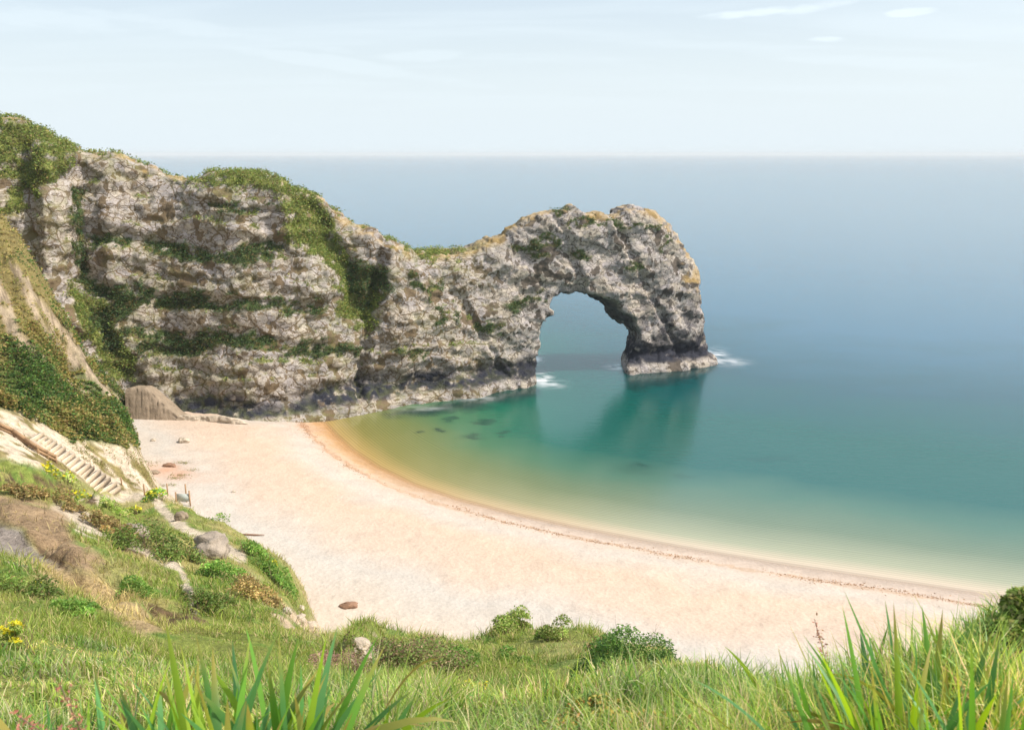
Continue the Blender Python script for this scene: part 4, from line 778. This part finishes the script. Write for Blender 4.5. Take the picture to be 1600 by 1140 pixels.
# sorrel with pink seed heads among the foreground leaves
def sorrel(px_, r, tp, label):
    a, b, _ = ray(px_, 1000.); k = r/math.hypot(a, b); x0, y0 = a*k, b*k; z0 = float(slope_z(x0, y0)); h_ = float(at_r(px_, tp, r)[2]-z0); e = empty('sorrel_plant', (x0, y0, z0)); tag(e, label, 'plant', 'pink seeded sorrel plants')
    lx, ly = rng.normal(0, .06, 2); pts = [(lx*u*u*3, ly*u*u*3, h_*u) for u in np.linspace(0, 1, 7)]
    Vt, Ft = tube(pts, np.linspace(.003, .0015, 7), 6); mesh('stem', Vt, Ft, M_TWIG, e)
    n = 110; u = rng.uniform(.62, 1., n); Ps = np.c_[np.interp(u, np.linspace(0, 1, 7), [p[0] for p in pts]), np.interp(u, np.linspace(0, 1, 7), [p[1] for p in pts]), u*h_]+rng.normal(0, .011, (n, 3))
    Vq, Fq, rep = leafquads(Ps, rng.uniform(.005, .009, n)); mesh('seed_head', Vq, Fq, M_LEAF, e, {'col': pick(n, [(.5, .19, .14), (.42, .25, .13)], [2, 1])[rep]}, smooth=False)
for a in [(150, 2.3, 1085, 'pink sorrel seed head left of the iris tuft'), (192, 2.25, 1080, 'pink sorrel seed head at the left foot of the iris tuft'), (248, 2.1, 1095, 'pale pink sorrel seed head low among the iris leaves'), (1318, 3.3, 1030, 'brown sorrel stalk standing above the right bank against sand')]: sorrel(*a)

# ------------------------------------------------------------------ rocks
def ico(n=4):
    import bmesh
    b = bmesh.new(); bmesh.ops.create_icosphere(b, subdivisions=n, radius=1); b.verts.ensure_lookup_table()
    v = np.array([q.co for q in b.verts]); f = np.array([[w.index for w in q.verts] for q in b.faces]); b.free(); return v, f
IV, IF = ico(4)
def rock(name, px_, py_, wpx, hpx, m, label, seed, cat='rock', sink=.35, group=None, deep=.8, r0=3.):
    P0, r = at_ground(px_, py_, r0); dist = math.hypot(r, H-P0[2]); w, hh = wpx/FOC*dist/2, hpx/FOC*dist
    v = IV.copy(); f, e, c = voro(v[:, 0]*1.1+seed, v[:, 1]*1.1, v[:, 2]*1.1, seed)
    v = v*(1+.55*f+.2*(c-.5)+.16*fbm(v[:, 0]*2+seed, v[:, 1]*2, v[:, 2]*2, 4, seed+3))[:, None]
    v = np.sign(v)*np.abs(v)**.85
    o = mesh(name, v*np.array([w, w*deep, hh*.72]), IF, m, smooth=False, loc=(P0[0], P0[1]+w*deep*.4, P0[2]+hh*.72*(1-2*sink)+.0)); tag(o, label, cat, group); return o
rock('boulder', 328, 868, 50, 28, M_GREY, 'grey weathered rock jutting from the grass slope', 5, deep=1.2)
rock('boulder', 566, 1036, 46, 34, M_PALE, 'pale cream boulder left of the wide brownish bush', 9, deep=.9)
rock('boulder', 205, 838, 40, 16, M_GREY, 'small grey rock under the dry bushes by the white path', 11)
rock('boulder', 282, 812, 18, 12, M_TAN, 'brown rock in the notch under the notice board', 12)
for k_, (a_, b_, w_) in enumerate([(448, 958, 14), (468, 970, 16), (486, 982, 18), (470, 952, 10), (500, 990, 14)]):
    rock('stone', a_, b_, w_, w_*.6, M_PALE, ['cream stone at the foot of the bluff', 'flat cream stone on the eroded slope', 'largest cream stone low on the eroded slope', 'small stone on sand touching the bluff', 'cream stone at the lowest end of the eroded slope'][k_], 30+k_, 'stone', group='stones on the eroded slope')
for k_, (a_, b_, w_, lab) in enumerate([(287, 691, 15, 'pale flat boulder lying alone on the upper beach'), (239, 689, 7, 'small brown stone on sand near the hill foot'), (365, 769, 6, 'small dark stone on the open beach')]):
    rock('stone', a_, b_, w_, w_*.5, M_PALE, lab, 40+k_, 'stone', group='loose stones on the beach')
rock('kelp_heap', 545, 949, 24, 7, M_KELP, 'reddish brown heap of dried kelp on the sand', 50, 'seaweed', deep=.6)
rock('kelp_heap', 264, 729, 17, 5, M_KELP, 'rust coloured earth and seaweed heap at the top of the beach', 51, 'seaweed', deep=.6)
rock('earth_clod', 240, 740, 15, 5, M_TAN, 'low brown clod beside the rust coloured heap', 52, 'clod', deep=.6)
def slab(name, px0, px1, py_, prof, depth, m, label, seed, roll=.5):
    n, k = 90, 40; pxs = np.linspace(px0, px1, n); e0, e1 = (at_ground(p, py_(p), 130)[0] for p in (max(px0, 226), px1)); B = e0+(e1-e0)*((pxs-max(px0, 226))/(px1-max(px0, 226)))[:, None]
    hgt = np.interp(pxs, *zip(*prof)); u = np.linspace(0, 1, k); X_, Y_, Z_ = [], [], []
    yy = np.interp(u, [0, .35, .6, 1], [0, .22, .5, 1])*depth; zz = np.interp(u, [0, .16, .24, .6, 1], [-.15, .88, 1, .92, -.1])
    Vv = np.stack([B[:, None, 0]+0*yy[None], B[:, None, 1]+yy[None]*(.4+.6*np.minimum(1, hgt/3))[:, None], B[:, None, 2]-.2+zz[None]*hgt[:, None]], -1)
    x_, y_, z_ = Vv.reshape(-1, 3).T; f, e, c = voro(x_/2.2+seed, y_/2.2, z_/1.3, seed); q = roll*(.9*f+.5*(c-.5)-.3*np.exp(-(e/.12)**2))+.3*roll*fbm(x_/1.2, y_/1.2, z_/1.2, 3, seed+5)
    Vv = Vv.reshape(-1, 3)+np.c_[0*q, -q*.8, q*.5*np.repeat(np.minimum(1, hgt/1.5), k)]
    tag(mesh(name, Vv, gridfaces(n, k), m, smooth=False), label, 'rock')
slab('rock_slab', 196, 296, lambda p: 655+.02*(p-196), [(196, 5.6), (205, 5.9), (226, 6.0), (236, 5.2), (246, 3.9), (256, 2.8), (266, 1.8), (278, .8), (296, .2)], 9, M_TAN, 'brown slanting slab at the foot of the cliff by the hillside', 71, .4)
slab('rock_ledge', 262, 392, lambda p: 654+.075*(p-262), [(262, .5), (285, 1.), (320, 1.1), (345, 1.4), (370, 1.), (392, .1)], 3.2, M_PALE, 'low pale ribbed ledge running onto the beach below the cliff', 72, .55)

# ------------------------------------------------------------------ steps, barrier, notice board, posts, driftwood
st_ = empty('timber_staircase', at_ground(115, 728, 60)[0]); tag(st_, 'pale timber steps going down the sandy slope to the beach', 'staircase')
o0 = np.array(st_.location)
ST = []
for i in range(17):
    u = .08+.92*i/16; u = u*.85+.15*u*u
    ST.append([at_ground(x0+(x1-x0)*u, y0+(y1-y0)*u, 60)[0] for x0, y0, x1, y1 in ((32, 681, 158, 772), (56, 676, 187, 766))])
HEX = np.array([[0, 1, 3, 2], [4, 6, 7, 5], [0, 4, 5, 1], [2, 3, 7, 6], [0, 2, 6, 4], [1, 5, 7, 3]])
def para(c, a, b, z0, z1): return np.array([c+p*a/2+q*b/2+[0, 0, zz] for p in (-1, 1) for q in (-1, 1) for zz in (z0, z1)])
for i, (A_, B_) in enumerate(ST):
    c_ = (A_+B_)/2-o0; j = min(i, len(ST)-2); pd = (sum(ST[j+1])-sum(ST[j]))/2; pd[2] = 0; a_ = (B_-A_)*rng.uniform(.92, 1.05); a_[2] *= .4
    c_ = c_+[rng.normal(0, .05), rng.normal(0, .05), rng.normal(0, .03)]
    s_ = mesh('step', para(c_, a_, pd*.98, -.4, .1), HEX, M_STEP, st_, smooth=False)
    mesh('riser', para(c_+pd*.53, a_*1.03, pd*.1, -.45, .125), HEX, M_RISER, s_, smooth=False)
pts = [at_ground(a_, b_, 60)[0] for a_, b_ in [(-40, 655), (0, 672), (22, 682), (42, 696), (60, 708), (75, 716), (88, 723)]]
ba = empty('timber_barrier', pts[3]); tag(ba, 'brown timber barrier running down beside the top of the steps', 'barrier'); o0 = np.array(pts[3])
for p_, q_ in zip(pts[:-1], pts[1:]):
    Vt, Ft = tube([p_-o0+[0, 0, .75], (p_+q_)/2-o0+[0, 0, .72], q_-o0+[0, 0, .75]], .2, 8); mesh('rail', Vt, Ft, M_WOOD, ba)
    Vt, Ft = tube([p_-o0+[0, 0, .3], q_-o0+[0, 0, .3]], .16, 8); mesh('rail', Vt, Ft, M_WOOD, ba)
for p_ in pts: Vt, Ft = tube([p_-o0-[0, 0, .3], p_-o0+[0, 0, .95]], .13, 8); mesh('post', Vt, Ft, M_WOOD, ba)
P1, _ = at_ground(287, 789, 60)
nb_ = empty('notice_board', P1); tag(nb_, 'small grey notice board on wooden posts at the edge of the beach', 'notice board')
for x_, y_, l_ in ((-.95, 0, 1.9), (.95, -.1, 2.15), (0, 1.2, 2.6)):
    Vt, Ft = tube([(x_, y_, -.8), (x_, y_, l_)], .11, 8); mesh('post', Vt, Ft, M_WOOD, nb_)
Vv, Ff = boxes([((0, -.05, 1.15), (1.68, .07, 1.05), -.05, 0)]); mesh('panel', Vv, Ff, M_BOARD, nb_, smooth=False)
for a_, b_, h_, lab in [(226, 774, 1.5, 'short dark wooden post beside the path at the bottom of the steps'), (262, 772, 1.6, 'thin wooden post behind the yellow flowers near the notice board'), (190, 757, .9, 'low wooden post on sand right of the steps')]:
    p_, _ = at_ground(a_, b_, 60); Vt, Ft = tube([(0, 0, -.3), (.02, 0, h_*.5), (0, .02, h_)], (.1, .1, .085), 8); tag(mesh('fence_post', Vt, Ft, M_WOOD, loc=p_), lab, 'post', 'wooden posts near the steps')
p_, _ = at_ground(392, 836, 60); Vt, Ft = tube([(-1.6, .1, .08), (-.5, 0, .12), (.6, -.05, .1), (1.7, .05, .06)], (.09, .12, .1, .05), 8); tag(mesh('driftwood', Vt, Ft, M_KELP, loc=p_), 'thin driftwood branch lying on the open sand', 'driftwood')

# ------------------------------------------------------------------ sea air
hv, hf = boxes([((0, 0, 26.5), (56000, 56000, 79), 0, 0)])
m, t, o = mat('sea_air'); pv = N(t, 'ShaderNodeVolumePrincipled', i={'Color': (.9, .95, .98, 1), 'Density': .00009, 'Anisotropy': 0.}); L(t, pv, 0, o, 'Volume')
kind(mesh('haze', hv, hf, m, smooth=False), 'stuff')

# tussocks on the sand near the steps
Q_ = []
while len(Q_) < 34:
    a_, b_ = rng.uniform(105, 310), rng.uniform(688, 768)
    if inpoly(np.array([a_]), np.array([b_]), [(110, 692), (215, 707), (300, 725), (310, 755), (232, 762), (150, 736)])[0]: Q_.append((a_, b_))
Bs = []
for a_, b_ in Q_:
    p_, _ = at_ground(a_, b_, 60); n = int(rng.integers(40, 130)); w_ = rng.uniform(.3, 1.1); q = p_+np.c_[rng.normal(0, w_, n), rng.normal(0, .3, n), np.zeros(n)]; q[:, 2] = ground_z(q[:, 0], q[:, 1])-.03; Bs.append(q)
Bs = np.concatenate(Bs); n = len(Bs)
Vb, Fb, Ub, rep = blades(Bs, rng.uniform(0, 6.28, n), rng.uniform(.2, .5, n), rng.uniform(.05, .1, n), np.abs(rng.normal(.5, .3, n)), rng.uniform(.2, 1.2, n), seg=2)
kind(mesh('dune_grass', Vb, Fb, M_GRASS, attrs={'col': pick(n, [(.30, .28, .10), (.20, .24, .06), (.26, .17, .08)], [3, 3, 2])[rep]}), 'stuff', 'sparse grass tussocks on the sand beside the steps', 'grass')

# dried seaweed thrown up along the strand line
n = 5000; sx = np.array(SHORE[3:-1]); seg = np.hypot(*np.diff(sx, axis=0).T); q = rng.uniform(0, seg.sum(), n); cs = np.r_[0, np.cumsum(seg)]; k = np.clip(np.searchsorted(cs, q)-1, 0, len(seg)-1); f = (q-cs[k])/seg[k]
tx, ty = (sx[k+1]-sx[k]).T/seg[k]; off = 3.7+.7*fbm(q/9, 0*q, 0, 3, 111)+np.where(rng.random(n) < .25, rng.normal(0, 1.4, n), rng.normal(0, .45, n))
x_, y_ = sx[k, 0]+(sx[k+1, 0]-sx[k, 0])*f+ty*off, sx[k, 1]+(sx[k+1, 1]-sx[k, 1])*f-tx*off
ok = (fbm(q/6, q*0, 3, 4, 112)+.25+rng.normal(0, .25, n) > 0) & (shore_d(x_, y_) < -1.2); x_, y_ = x_[ok], y_[ok]
Vq, Fq, rep = leafquads(np.c_[x_, y_, beach_z(x_, y_)+.04], rng.uniform(.05, .16, len(x_)), flat=.15)
kind(mesh('wrack', Vq, Fq, M_LEAF, attrs={'col': pick(len(x_), [(.40, .25, .15), (.28, .17, .10), (.50, .34, .21)], [3, 1.5, 3])[rep]}, smooth=False), 'stuff', 'thin line of dried brown seaweed along the strand line', 'seaweed')
